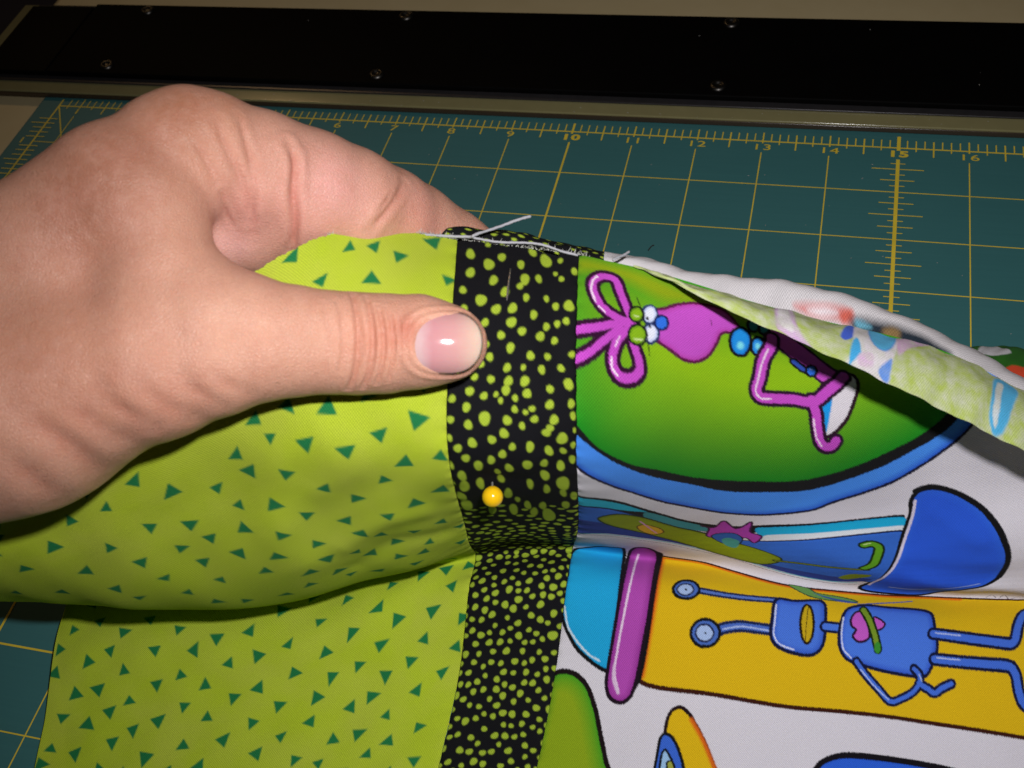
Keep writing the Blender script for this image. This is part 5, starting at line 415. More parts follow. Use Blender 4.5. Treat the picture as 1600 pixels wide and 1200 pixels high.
RIPPLES = [[[[-28.86,36.55],[-37.5,42.43],[-41.46,56.07],[-38.41,70.82]],2.1,7],[[[-43.5,48.58],[-53.79,54.67],[-60.47,67.89]],-1.2,9],[[[-8.72,59.68],[-17.97,61.18],[-28.18,68.43]],0.85,3.0],[[[-6.19,71.61],[-17.09,70.87],[-26.91,78.4]],-0.85,3.0],[[[-15.54,49.32],[-27.9,54.48],[-37.23,64.66]],-0.6,5],[[[-20.32,39.07],[-29.7,48.69]],0.7,5],[[[-69.96,48.55],[-76.1,63.91],[-76.08,80.02]],0.9,9],[[[22.27,1.51],[22.36,13.55],[23.45,23.68]],-1.4,4],[[[13.79,25.56],[15.94,31.94],[20.43,40.01]],-1.0,3],[[[24.44,43.3],[15.7,50.57],[7.45,49.55]],-0.8,3],[[[41.47,25.97],[56.42,31.22],[80.37,39.63]],0.4,8],[[[118.26,47.79],[134.57,53.7]],0.35,3],[[[116.77,66.53],[140.99,61.59]],0.35,4],[[[35.59,4.16],[50.17,6.09]],-0.5,6],[[[-8.75,129.58],[-23.42,132.34]],0.25,3],[[[-14.8,126.94],[-32.88,118.41]],0.25,3]]
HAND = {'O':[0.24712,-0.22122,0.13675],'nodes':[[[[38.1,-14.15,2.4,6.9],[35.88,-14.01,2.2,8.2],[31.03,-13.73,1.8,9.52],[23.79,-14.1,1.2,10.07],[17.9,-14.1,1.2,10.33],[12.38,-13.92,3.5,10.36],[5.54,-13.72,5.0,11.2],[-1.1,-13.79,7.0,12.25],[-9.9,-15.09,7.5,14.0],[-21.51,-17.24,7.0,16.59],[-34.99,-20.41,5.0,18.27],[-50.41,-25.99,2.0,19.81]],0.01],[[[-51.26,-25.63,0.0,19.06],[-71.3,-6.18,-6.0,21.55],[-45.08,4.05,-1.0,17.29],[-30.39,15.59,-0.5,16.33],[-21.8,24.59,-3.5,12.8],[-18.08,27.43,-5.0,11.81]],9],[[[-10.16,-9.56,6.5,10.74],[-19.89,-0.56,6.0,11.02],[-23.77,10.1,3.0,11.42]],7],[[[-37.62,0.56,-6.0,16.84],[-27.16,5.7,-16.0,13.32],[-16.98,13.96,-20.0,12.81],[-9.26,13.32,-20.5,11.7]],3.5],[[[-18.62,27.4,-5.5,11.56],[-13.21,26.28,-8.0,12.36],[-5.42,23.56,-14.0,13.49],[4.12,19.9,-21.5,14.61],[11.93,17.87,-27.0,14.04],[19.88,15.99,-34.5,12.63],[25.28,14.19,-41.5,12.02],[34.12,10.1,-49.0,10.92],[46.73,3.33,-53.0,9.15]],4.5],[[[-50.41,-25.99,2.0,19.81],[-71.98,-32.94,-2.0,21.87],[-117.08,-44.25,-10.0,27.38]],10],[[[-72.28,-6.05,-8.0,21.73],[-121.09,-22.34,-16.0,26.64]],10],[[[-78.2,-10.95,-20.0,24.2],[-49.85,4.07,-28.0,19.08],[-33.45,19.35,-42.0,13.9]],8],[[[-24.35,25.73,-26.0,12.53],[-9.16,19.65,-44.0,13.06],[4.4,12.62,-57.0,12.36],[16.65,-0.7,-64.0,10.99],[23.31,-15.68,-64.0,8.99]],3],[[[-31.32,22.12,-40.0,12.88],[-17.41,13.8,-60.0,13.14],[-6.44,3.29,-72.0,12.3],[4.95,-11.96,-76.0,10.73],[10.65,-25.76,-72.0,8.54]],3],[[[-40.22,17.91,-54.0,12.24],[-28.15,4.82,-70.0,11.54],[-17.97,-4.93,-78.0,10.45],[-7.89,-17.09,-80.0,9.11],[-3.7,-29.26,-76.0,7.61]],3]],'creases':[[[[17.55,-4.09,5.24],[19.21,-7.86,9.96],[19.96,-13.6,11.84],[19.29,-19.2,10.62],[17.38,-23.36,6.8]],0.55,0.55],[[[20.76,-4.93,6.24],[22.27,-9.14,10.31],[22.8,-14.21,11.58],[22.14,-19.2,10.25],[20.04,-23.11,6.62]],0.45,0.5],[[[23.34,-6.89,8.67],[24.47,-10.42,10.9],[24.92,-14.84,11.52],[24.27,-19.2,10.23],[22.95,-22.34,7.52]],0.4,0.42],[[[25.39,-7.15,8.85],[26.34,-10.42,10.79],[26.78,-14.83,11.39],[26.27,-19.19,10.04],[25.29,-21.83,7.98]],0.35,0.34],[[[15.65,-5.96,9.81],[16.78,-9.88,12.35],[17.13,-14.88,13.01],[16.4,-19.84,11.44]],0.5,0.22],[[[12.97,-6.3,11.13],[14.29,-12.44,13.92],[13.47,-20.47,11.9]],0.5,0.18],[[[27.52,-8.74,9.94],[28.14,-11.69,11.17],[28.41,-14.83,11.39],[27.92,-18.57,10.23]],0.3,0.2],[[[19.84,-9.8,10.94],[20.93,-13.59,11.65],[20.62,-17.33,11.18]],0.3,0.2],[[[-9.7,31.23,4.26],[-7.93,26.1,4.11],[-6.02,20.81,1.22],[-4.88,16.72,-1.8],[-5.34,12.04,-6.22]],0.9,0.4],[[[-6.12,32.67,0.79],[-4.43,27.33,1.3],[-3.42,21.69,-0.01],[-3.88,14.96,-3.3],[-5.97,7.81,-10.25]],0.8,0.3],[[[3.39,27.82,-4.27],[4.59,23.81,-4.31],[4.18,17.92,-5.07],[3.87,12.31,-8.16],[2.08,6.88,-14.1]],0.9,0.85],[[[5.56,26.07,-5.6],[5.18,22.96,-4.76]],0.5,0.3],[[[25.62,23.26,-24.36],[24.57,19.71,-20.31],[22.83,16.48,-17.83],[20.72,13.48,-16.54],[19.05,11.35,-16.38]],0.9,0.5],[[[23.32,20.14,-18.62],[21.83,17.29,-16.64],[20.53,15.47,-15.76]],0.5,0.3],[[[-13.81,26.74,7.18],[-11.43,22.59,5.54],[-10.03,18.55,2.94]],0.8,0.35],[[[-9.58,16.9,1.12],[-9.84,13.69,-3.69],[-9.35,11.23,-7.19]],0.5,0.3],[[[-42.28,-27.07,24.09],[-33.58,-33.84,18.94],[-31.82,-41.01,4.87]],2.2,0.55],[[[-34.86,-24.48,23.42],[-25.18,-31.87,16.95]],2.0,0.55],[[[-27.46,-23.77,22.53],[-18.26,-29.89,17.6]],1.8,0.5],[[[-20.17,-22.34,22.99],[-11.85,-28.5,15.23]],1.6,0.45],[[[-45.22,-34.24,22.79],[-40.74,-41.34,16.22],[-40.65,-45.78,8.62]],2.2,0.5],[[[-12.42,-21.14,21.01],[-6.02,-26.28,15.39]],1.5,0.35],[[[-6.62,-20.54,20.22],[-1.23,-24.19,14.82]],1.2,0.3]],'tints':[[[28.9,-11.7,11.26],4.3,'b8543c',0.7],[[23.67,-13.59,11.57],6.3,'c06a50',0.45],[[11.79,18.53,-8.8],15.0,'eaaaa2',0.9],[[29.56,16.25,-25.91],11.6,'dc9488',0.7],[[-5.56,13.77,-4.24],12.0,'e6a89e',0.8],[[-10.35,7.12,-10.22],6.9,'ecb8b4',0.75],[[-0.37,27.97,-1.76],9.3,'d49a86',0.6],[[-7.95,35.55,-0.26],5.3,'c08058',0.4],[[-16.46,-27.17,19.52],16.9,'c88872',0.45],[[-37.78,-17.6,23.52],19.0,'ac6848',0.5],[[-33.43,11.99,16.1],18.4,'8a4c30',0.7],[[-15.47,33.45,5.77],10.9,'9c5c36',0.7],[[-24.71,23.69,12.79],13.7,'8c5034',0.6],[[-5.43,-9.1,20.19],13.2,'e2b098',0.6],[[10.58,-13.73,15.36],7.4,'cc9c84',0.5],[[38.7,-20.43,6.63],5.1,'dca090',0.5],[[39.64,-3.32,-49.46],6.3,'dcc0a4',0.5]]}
NAIL = {'c':[37.11,-14.29,10.35],'rings':[[[38.03,-14.29,10.16],[38.02,-14.43,10.15],[37.99,-14.58,10.15],[37.93,-14.72,10.16],[37.84,-14.84,10.16],[37.72,-14.94,10.18],[37.58,-15.02,10.19],[37.43,-15.07,10.22],[37.27,-15.09,10.24],[37.11,-15.09,10.28],[36.94,-15.09,10.32],[36.76,-15.07,10.36],[36.58,-15.03,10.41],[36.41,-14.96,10.46],[36.28,-14.85,10.51],[36.2,-14.72,10.54],[36.15,-14.57,10.57],[36.14,-14.44,10.58],[36.14,-14.3,10.59],[36.14,-14.17,10.59],[36.16,-14.03,10.59],[36.2,-13.89,10.58],[36.28,-13.75,10.56],[36.42,-13.64,10.52],[36.58,-13.56,10.47],[36.76,-13.52,10.42],[36.94,-13.5,10.38],[37.11,-13.49,10.34],[37.27,-13.49,10.3],[37.43,-13.51,10.27],[37.58,-13.56,10.24],[37.72,-13.64,10.22],[37.84,-13.74,10.2],[37.93,-13.86,10.18],[37.99,-14.0,10.17],[38.02,-14.14,10.16]],[[38.95,-14.28,9.9],[38.93,-14.57,9.89],[38.86,-14.86,9.89],[38.74,-15.14,9.89],[38.56,-15.38,9.9],[38.32,-15.59,9.93],[38.04,-15.74,9.96],[37.74,-15.84,10.0],[37.42,-15.89,10.05],[37.1,-15.89,10.12],[36.76,-15.88,10.2],[36.4,-15.84,10.29],[36.05,-15.76,10.42],[35.71,-15.62,10.54],[35.45,-15.4,10.65],[35.28,-15.14,10.74],[35.2,-14.86,10.8],[35.17,-14.58,10.83],[35.17,-14.31,10.85],[35.17,-14.04,10.86],[35.2,-13.77,10.86],[35.29,-13.48,10.83],[35.46,-13.21,10.77],[35.72,-12.99,10.68],[36.05,-12.84,10.56],[36.41,-12.75,10.45],[36.76,-12.71,10.33],[37.11,-12.69,10.24],[37.43,-12.68,10.16],[37.75,-12.73,10.1],[38.05,-12.82,10.05],[38.33,-12.97,10.01],[38.56,-13.18,9.97],[38.74,-13.42,9.94],[38.86,-13.69,9.92],[38.93,-13.98,9.91]],[[39.86,-14.27,9.56],[39.83,-14.71,9.55],[39.73,-15.14,9.54],[39.55,-15.56,9.54],[39.28,-15.93,9.56],[38.92,-16.23,9.6],[38.51,-16.46,9.65],[38.05,-16.61,9.72],[37.57,-16.68,9.79],[37.09,-16.69,9.89],[36.57,-16.66,10.01],[36.04,-16.61,10.17],[35.51,-16.5,10.36],[35.01,-16.28,10.56],[34.61,-15.96,10.71],[34.36,-15.56,10.86],[34.24,-15.13,10.95],[34.2,-14.72,11.01],[34.19,-14.32,11.04],[34.2,-13.92,11.06],[34.24,-13.5,11.04],[34.37,-13.07,10.99],[34.63,-12.67,10.9],[35.02,-12.33,10.76],[35.52,-12.1,10.59],[36.06,-11.97,10.4],[36.58,-11.91,10.22],[37.1,-11.88,10.07],[37.58,-11.87,9.95],[38.06,-11.94,9.86],[38.51,-12.08,9.78],[38.93,-12.31,9.71],[39.28,-12.61,9.65],[39.55,-12.98,9.61],[39.74,-13.39,9.59],[39.84,-13.82,9.57]],[[40.78,-14.25,9.13],[40.74,-14.84,9.11],[40.6,-15.42,9.09],[40.36,-15.97,9.09],[39.99,-16.47,9.11],[39.52,-16.88,9.16],[38.96,-17.19,9.23],[38.35,-17.38,9.33],[37.71,-17.48,9.44],[37.07,-17.48,9.57],[36.38,-17.45,9.75],[35.67,-17.38,9.98],[34.96,-17.23,10.24],[34.3,-16.94,10.48],[33.77,-16.5,10.72],[33.44,-15.97,10.95],[33.28,-15.41,11.09],[33.22,-14.86,11.18],[33.22,-14.32,11.23],[33.23,-13.79,11.25],[33.29,-13.23,11.22],[33.45,-12.66,11.14],[33.79,-12.12,10.99],[34.32,-11.67,10.77],[34.98,-11.37,10.54],[35.7,-11.19,10.31],[36.4,-11.11,10.05],[37.08,-11.06,9.82],[37.72,-11.06,9.65],[38.36,-11.14,9.52],[38.97,-11.33,9.41],[39.53,-11.63,9.3],[40.0,-12.04,9.23],[40.36,-12.53,9.18],[40.61,-13.08,9.15],[40.74,-13.66,9.14]],[[41.69,-14.23,8.55],[41.64,-14.97,8.53],[41.47,-15.7,8.5],[41.16,-16.39,8.49],[40.7,-17.01,8.51],[40.11,-17.52,8.57],[39.42,-17.91,8.68],[38.65,-18.16,8.81],[37.85,-18.27,8.97],[37.05,-18.28,9.15],[36.19,-18.24,9.4],[35.3,-18.15,9.71],[34.41,-17.96,10.02],[33.58,-17.59,10.35],[32.93,-17.05,10.7],[32.52,-16.39,11.0],[32.32,-15.69,11.2],[32.25,-15.0,11.33],[32.24,-14.33,11.4],[32.26,-13.66,11.42],[32.33,-12.97,11.38],[32.54,-12.25,11.26],[32.96,-11.57,11.05],[33.61,-11.01,10.75],[34.44,-10.63,10.43],[35.33,-10.41,10.13],[36.21,-10.3,9.8],[37.07,-10.24,9.48],[37.86,-10.23,9.23],[38.66,-10.34,9.05],[39.42,-10.57,8.88],[40.12,-10.95,8.74],[40.71,-11.46,8.64],[41.17,-12.07,8.58],[41.47,-12.76,8.56],[41.64,-13.49,8.56]],[[42.6,-14.21,7.82],[42.54,-15.09,7.79],[42.34,-15.97,7.73],[41.96,-16.8,7.71],[41.41,-17.55,7.73],[40.7,-18.17,7.82],[39.86,-18.63,7.96],[38.94,-18.93,8.16],[37.98,-19.07,8.37],[37.02,-19.08,8.59],[35.98,-19.03,8.93],[34.92,-18.92,9.34],[33.85,-18.69,9.73],[32.86,-18.25,10.17],[32.08,-17.6,10.62],[31.59,-16.8,11.01],[31.35,-15.96,11.27],[31.27,-15.13,11.44],[31.27,-14.33,11.52],[31.28,-13.53,11.54],[31.37,-12.7,11.48],[31.62,-11.84,11.33],[32.12,-11.03,11.05],[32.9,-10.35,10.68],[33.89,-9.89,10.26],[34.96,-9.62,9.84],[36.01,-9.48,9.44],[37.04,-9.41,9.0],[38.0,-9.4,8.68],[38.96,-9.52,8.42],[39.87,-9.8,8.19],[40.71,-10.25,8.0],[41.42,-10.86,7.87],[41.97,-11.61,7.81],[42.34,-12.44,7.79],[42.54,-13.31,7.8]],[[43.51,-14.17,6.81],[43.44,-15.21,6.76],[43.2,-16.24,6.7],[42.77,-17.21,6.66],[42.12,-18.09,6.69],[41.29,-18.81,6.81],[40.3,-19.36,7.01],[39.23,-19.7,7.27],[38.11,-19.87,7.58],[36.98,-19.88,7.88],[35.77,-19.82,8.33],[34.53,-19.7,8.84],[33.29,-19.42,9.34],[32.14,-18.91,9.92],[31.23,-18.15,10.47],[30.66,-17.22,10.92],[30.38,-16.23,11.27],[30.29,-15.27,11.47],[30.29,-14.34,11.58],[30.3,-13.4,11.59],[30.4,-12.43,11.52],[30.69,-11.43,11.33],[31.27,-10.47,11.0],[32.18,-9.68,10.55],[33.33,-9.14,10.01],[34.58,-8.82,9.48],[35.81,-8.66,8.99],[37.0,-8.57,8.39],[38.12,-8.55,7.93],[39.24,-8.69,7.57],[40.31,-9.01,7.25],[41.29,-9.54,6.98],[42.12,-10.25,6.8],[42.77,-11.12,6.74],[43.21,-12.1,6.75],[43.44,-13.13,6.79]],[[44.41,-14.12,5.29],[44.34,-15.31,5.23],[44.06,-16.49,5.1],[43.56,-17.61,5.02],[42.82,-18.62,5.06],[41.86,-19.46,5.26],[40.73,-20.08,5.61],[39.5,-20.48,6.04],[38.22,-20.67,6.49],[36.92,-20.68,6.93],[35.55,-20.62,7.58],[34.13,-20.47,8.2],[32.71,-20.15,8.87],[31.4,-19.57,9.57],[30.37,-18.7,10.24],[29.72,-17.63,10.77],[29.4,-16.5,11.14],[29.3,-15.4,11.4],[29.3,-14.33,11.52],[29.31,-13.27,11.52],[29.43,-12.15,11.41],[29.75,-11.01,11.17],[30.42,-9.92,10.84],[31.46,-9.01,10.34],[32.77,-8.38,9.69],[34.19,-8.02,9.0],[35.6,-7.82,8.37],[36.96,-7.71,7.58],[38.24,-7.67,6.89],[39.51,-7.82,6.36],[40.74,-8.18,5.82],[41.86,-8.78,5.34],[42.82,-9.6,5.06],[43.56,-10.6,4.99],[44.06,-11.72,5.08],[44.34,-12.91,5.2]]]}
PIN = {'head':[290.46,-233.24,83.42],'neck':[289.96,-231.03,84.31],'tip':[289.73,-194.81,117.35],'tip_in':[291.04,-205.32,115.78],'shaft':[[289.66,-228.03,86.66],[291.65,-227.4,97.05],[292.07,-223.11,103.26],[291.47,-215.14,109.54],[290.62,-207.86,112.64]],'entry':[290.43,-230.88,86.09]}
THREADS = [[[264.0,-189.86,121.45],[267.83,-189.02,120.24],[273.37,-187.65,118.91],[278.48,-186.92,118.52],[279.56,-186.7,119.01],[283.11,-181.9,117.1],[287.13,-177.99,116.3],[289.7,-175.51,115.48]],[[278.91,-186.93,118.37],[283.57,-186.66,117.37],[287.83,-185.87,116.65],[293.45,-184.59,115.61],[297.78,-184.44,114.09],[302.51,-184.11,112.45]],[[310.44,-183.24,111.01],[311.3,-181.6,110.33],[312.15,-179.93,109.42],[313.03,-177.52,108.43]]]
LINT = [[295.74,-66.01,0.8],[296.22,-64.61,0.8],[296.75,-63.54,0.8],[297.39,-63.13,0.8]]


# ------------------------------------------------------------------ table, floor
m = NT('table_laminate')
f = m.noise(60, 5, .6)
m.l(m.mix(f, (.52, .43, .24), (.60, .51, .31)), m.p.inputs['Base Color'])
m.p.inputs['Roughness'].default_value = .38
TABLE_M = m.m
bm = bmesh.new()
box_bm(bm, -1.42 * IN, 34 * IN, -24 * IN, 7.5 * IN, -.030, -.0022, .003)
tag(bm_obj('tabletop', bm, TABLE_M), kind='structure')
m = NT('dark_floor')
f = m.noise(9, 4, .6)
m.l(m.mix(f, (.05, .05, .09), (.09, .09, .15)), m.p.inputs['Base Color'])
m.p.inputs['Roughness'].default_value = .7
bm = bmesh.new()
box_bm(bm, -3, 4, -3, 4, -.78, -.74)
tag(bm_obj('floor', bm, m.m), kind='structure')

# ------------------------------------------------------------------ cutting mat
mat_root = empty('cutting_mat', (.13 * IN, -22 * IN, 0), 'teal cutting mat printed with a yellow inch grid and ruler numbers', 'cutting mat')
m = NT('teal_mat_plastic')
tc = m.n('ShaderNodeTexCoord').outputs['Object']
mp = m.n('ShaderNodeMapping')
mp.inputs['Scale'].default_value = (30, 900, 30)
m.l(tc, mp.inputs['Vector'])
streak = m.noise(1.0, 2, .5, mp.outputs[0])
cloud = m.noise(18, 4, .6)
base = m.mix(cloud, (.042, .165, .174), (.056, .192, .200))
m.l(m.mix(m.math('MULTIPLY', streak, .35), base, (.03, .12, .13)), m.p.inputs['Base Color'])
m.p.inputs['Roughness'].default_value = .52
m.p.inputs['Specular IOR Level'].default_value = .35
m.bump(streak, .10, .0002)
MAT_M = m.m
bm = bmesh.new()
box_bm(bm, .13 * IN, 30 * IN, -22 * IN, .62 * IN, -.0020, 0, .0006)
bm_obj('mat_sheet', bm, MAT_M, mat_root)

INK_M = simple('yellow_mat_ink', (.78, .60, .05), .5, vary=.22, scale=90)


def rects(name, R, z, parent):
    bm = bmesh.new()
    for (x0, x1, y0, y1) in R:
        vs = [bm.verts.new((x * IN, y * IN, z)) for x, y in ((x0, y0), (x1, y0), (x1, y1), (x0, y1))]
        bm.faces.new(vs)
    return bm_obj(name, bm, INK_M, parent)


X0 = .56
G = []
for y in range(0, 21):
    w = .0085 if y % 5 else .013
    G.append((X0, 29, -y - w, -y + w))
rects('grid_line', G[:1], .00012, mat_root)
for g in G[1:]:
    rects('grid_line', [g], .00012, mat_root)
for x in range(1, 29):
    w = .0085 if x % 5 else .015
    if x == 15:
        w = .026
    rects('grid_line', [(x - w, x + w, -20, -.27)], .00020, mat_root)
rects('grid_line', [(X0 - .016, X0 + .016, -20, .18)], .00020, mat_root)
T_ = []
for k in range(6, 8 * 29):
    x = k / 8
    a, b, w = .17, 0, .0085
    if k % 8 == 0:
        a, b, w = .20, -.06, .011
        if k == 80:
            w = .017
        if k == 120:
            a, b, w = .26, -.07, .026
    elif k % 4 == 0:
        b, w = -.19, .011
    elif k % 2 == 0:
        b = -.08
    T_.append((x - w, x + w, b, a))
tag(rects('ruler_ticks', T_, .00028, mat_root), kind='stuff')
T_ = []
for k in range(1, 8 * 19):
    y = -k / 8
    if k % 8 == 0 or y > -.3:
        continue
    L_ = .37 if k % 4 == 0 else .24 if k % 2 == 0 else .105
    T_.append((15 - L_, 15 + L_, y - .0075, y + .0075))
    T_.append((X0 - (.3 if k % 4 == 0 else .2), X0 + .17, y - .009, y + .009))
tag(rects('centre_ticks', T_, .00034, mat_root), kind='stuff')
bm = bmesh.new()       # the slanting guide line from the corner of the grid
p0, p1 = (X0, 0), (X0 + 5.8, -10)
dx, dy = .010, .006
bm.faces.new([bm.verts.new((x * IN, y * IN, .0004)) for x, y in ((p0[0] - dx, p0[1] - dy), (p0[0] + dx, p0[1] + dy), (p1[0] + dx, p1[1] + dy), (p1[0] - dx, p1[1] - dy))])
bm_obj('guide_line', bm, INK_M, mat_root)


def number(s, x, y, h, bold, rz=0):
    c = bpy.data.curves.new('number', 'FONT')
    c.body = s
    c.size = h * IN * 1.42
    c.align_x = 'CENTER'
    c.align_y = 'CENTER'
    c.offset = .00020 if bold else .00002
    c.space_character = 1.10
    c.resolution_u = 3
    t = bpy.data.objects.new('number', c)
    COL.objects.link(t)
    bpy.context.view_layer.update()
    me = bpy.data.meshes.new_from_object(t.evaluated_get(bpy.context.evaluated_depsgraph_get()))
    bpy.data.objects.remove(t)
    co = np.empty(len(me.vertices) * 3, np.float32)
    me.vertices.foreach_get('co', co)
    co = co.reshape(-1, 3) * [1.5, 1, 1]
    c_, s_ = math.cos(rz), math.sin(rz)
    co = np.stack([co[:, 0] * c_ - co[:, 1] * s_ + x * IN, co[:, 0] * s_ + co[:, 1] * c_ + y * IN, np.full(len(co), .0003)], 1)
    me.vertices.foreach_set('co', co.astype(np.float32).ravel())
    o = link('number', me, INK_M, mat_root, False)


for k in range(1, 29):
    number(str(k), k, -.155, .135, k % 5 == 0)
for k in range(1, 12):
    number(str(k), X0 - .22, -k, .14, k % 5 == 0)

# ------------------------------------------------------------------ black rail across the back of the table
rail = empty('cutting_rail', (-1.3 * IN, .3 * IN, 0), 'long flat black metal rail with screws lying across the far edge of the mat', 'metal rail')
SL = math.atan(.009)
BLACK = simple('black_anodised_metal', (.0018, .0017, .0017), .6, spec=.04, vary=.35, scale=70)
LIP = simple('dark_grey_metal', (.05, .047, .05), .30, metal=.5, vary=.25, scale=260)
STRIP = simple('beige_plastic_strip', (.23, .21, .10), .16, spec=.6, vary=.12, scale=120)
STEEL = simple('screw_steel', (.09, .085, .08), .38, metal=1, vary=.3, scale=900)
DARK = simple('slot_black', (.01, .01, .01), .8)


def railbox(name, x0, x1, y0, y1, z0, z1, mat, bev):
    bm = bmesh.new()
    box_bm(bm, x0 * IN, x1 * IN, y0 * IN, y1 * IN, z0, z1, bev, 3)
    bmesh.ops.rotate(bm, verts=bm.verts, cent=(0, 0, 0), matrix=Matrix.Rotation(SL, 3, 'Z'))
    return bm_obj(name, bm, mat, rail, True)


railbox('base_strip', -1.7, 27, .235, 2.95, .0003, .0031, STRIP, .0005)
railbox('strip_edge', -1.7, 27, .205, .230, .0003, .0026, simple('brown_edge', (.045, .030, .018), .22), .0004)
railbox('foot_flange', -1.33, 27, .50, 2.9, .0033, .0041, LIP, .0003)
railbox('beam', .06, 27, .62, 2.80, .0043, .0070, BLACK, .0007)
railbox('end_cap', -1.32, .045, .62, 2.70, .0043, .0069, BLACK, .0008)


def screw(x, y):
    bm = bmesh.new()
    R, h = .0030, .0010
    prof = [(R * 1.15, -.0001), (R * 1.1, h * .55), (R * .82, h), (R * .55, h), (R * .48, h * .35), (.0004, h * .3)]
    n = 20
    rings = [[bm.verts.new((r * math.cos(i / n * 2 * math.pi), r * math.sin(i / n * 2 * math.pi), z)) for i in range(n)] for r, z in prof]
    for a, b in zip(rings[:-1], rings[1:]):
        for i in range(n):
            bm.faces.new((a[i], a[(i + 1) % n], b[(i + 1) % n], b[i]))
    bm.faces.new(rings[-1])
    M = Matrix.Rotation(SL, 4, 'Z') @ Matrix.Translation((x * IN, y * IN, .0071))
    bmesh.ops.transform(bm, matrix=M, verts=bm.verts)
    s = bm_obj('screw', bm, STEEL, rail, True)
    return s


for x in (1.22, 6.42, 12.2, 17.6, 23):
    screw(x, .86)
    screw(x + .02, 2.60)

# ------------------------------------------------------------------ cloth
def net(D):
    return np.array(D['P']) / 1000, np.array(D['us']), np.array(D['vs'])


def surf(D, u, v):
    P, us, vs = net(D)
    return np.einsum('vr,rck,uc->vuk', spl(vs, v), P, spl(us, u), optimize=True)


def smooth_line(pts, closed, n=6):
    """rounded polyline through hand-set points (Catmull-Rom)"""
    p = np.array(pts, float)
    k = len(p)
    if k < 3:
        return p
    idx = range(k) if closed else range(k - 1)
    out = []
    for i in idx:
        if closed:
            a, b, c, d = p[(i - 1) % k], p[i], p[(i + 1) % k], p[(i + 2) % k]
        else:
            a, b, c, d = p[max(i - 1, 0)], p[i], p[i + 1], p[min(i + 2, k - 1)]
        # centripetal-ish: damp the tangents at tight corners
        t1, t2 = (c - a) * .5, (d - b) * .5
        L = np.linalg.norm(c - b) + 1e-9
        for t in (t1, t2):
            m_ = np.linalg.norm(t)
            if m_ > L:
                t *= L / m_
        for s in np.linspace(0, 1, n, endpoint=False):
            h00, h10, h01, h11 = 2 * s ** 3 - 3 * s ** 2 + 1, s ** 3 - 2 * s ** 2 + s, -2 * s ** 3 + 3 * s ** 2, s ** 3 - s ** 2
            out.append(h00 * b + h10 * t1 + h01 * c + h11 * t2)
    if not closed:
        out.append(p[-1])
    return np.array(out)


def seg_dist(Q, line, closed):
    """distance from points Q to a polyline, and inside test when closed"""
    d2 = np.full(len(Q), 1e9, np.float32)
    ins = np.zeros(len(Q), bool)
    n = len(line)
    for i in range(n if closed else n - 1):
        a, b = line[i], line[(i + 1) % n]
        ba = b - a
        q = Q - a.astype(np.float32)
        L2 = float(ba @ ba) + 1e-12
        t = np.clip((q[:, 0] * ba[0] + q[:, 1] * ba[1]) / L2, 0, 1)
        e0, e1 = q[:, 0] - t * ba[0], q[:, 1] - t * ba[1]
        np.minimum(d2, e0 * e0 + e1 * e1, out=d2)
        if closed and abs(ba[1]) > 1e-9:
            c = ((a[1] <= Q[:, 1]) != (b[1] <= Q[:, 1]))
            ins ^= c & (Q[:, 0] < a[0] + (Q[:, 1] - a[1]) * ba[0] / ba[1])
    return np.sqrt(d2), ins


AA = .17


def paint(uv, rgb, shapes):
    """prints flat shapes (fabric millimetres) on the cloth's colour attribute; shapes of one group share an outline"""
    nz = (np.sin(uv[:, 0] * 9.1) * np.sin(uv[:, 1] * 8.7) * .08 + np.random.default_rng(1).normal(0, .045, len(uv))).astype(np.float32)   # ink creeping along the threads
    i = 0
    while i < len(shapes):
        j = i + 1
        g = shapes[i][2].get('grp')
        while g and j < len(shapes) and shapes[j][2].get('grp') == g:
            j += 1
        todo = []
        for kind, pts, k in shapes[i:j]:
            closed = kind == 'P'
            line = smooth_line(pts, closed)
            pad = k.get('r', 0) + k.get('w', 0) + k.get('ow', 0) + k.get('soft', 0) + .8
            lo, hi = line.min(0) - pad, line.max(0) + pad
            sel = np.nonzero((uv[:, 0] > lo[0]) & (uv[:, 0] < hi[0]) & (uv[:, 1] > lo[1]) & (uv[:, 1] < hi[1]))[0]
            if not len(sel):
                continue
            d, ins = seg_dist(uv[sel], line, closed)
            sd = np.where(ins, -d, d) if closed else d - (k['r'] if kind == 'T' else k['w'] * .5)
            todo.append((sel, sd + nz[sel], k, max(AA, k.get('soft', 0))))
        for sel, sd, k, aa in todo:
            if k.get('ow'):
                al = np.clip(.5 - (sd - k['ow'] * .6) / aa, 0, 1)[:, None]
                rgb[sel] += (lin(k['oc'])[None] - rgb[sel]) * al
        for sel, sd, k, aa in todo:
            fill = lin(k['fill'])[None]
            if 'edge' in k:
                t = np.clip(-sd / k['ew'], 0, 1)[:, None] ** k.get('epow', .8)
                fill = lin(k['edge'])[None] * (1 - t) + fill * t
            al = np.clip(.5 - (sd + k.get('ow', 0) * .4) / aa, 0, 1)[:, None]
            rgb[sel] += (fill - rgb[sel]) * al
        i = j


def ripples(uv):
    h = np.zeros(len(uv), np.float32)
    for pl, a, w in RIPPLES:
        line = smooth_line(pl, False)
        lo, hi = line.min(0) - 3 * w, line.max(0) + 3 * w
        sel = np.nonzero((uv[:, 0] > lo[0]) & (uv[:, 0] < hi[0]) & (uv[:, 1] > lo[1]) & (uv[:, 1] < hi[1]))[0]
        d, _ = seg_dist(uv[sel], line, False)
        h[sel] += a * np.exp(-(d / w) ** 2)
    u, v = uv[:, 0], uv[:, 1]
    h += np.where(u < 0, .26, .11) * np.sin(u * .31 + 1.3 * np.sin(v * .11)) * np.sin(v * .23 + 1.1) + .02 * np.sin(u * .83 + v * .41) * np.sin(v * .67 - u * .2)
    return h


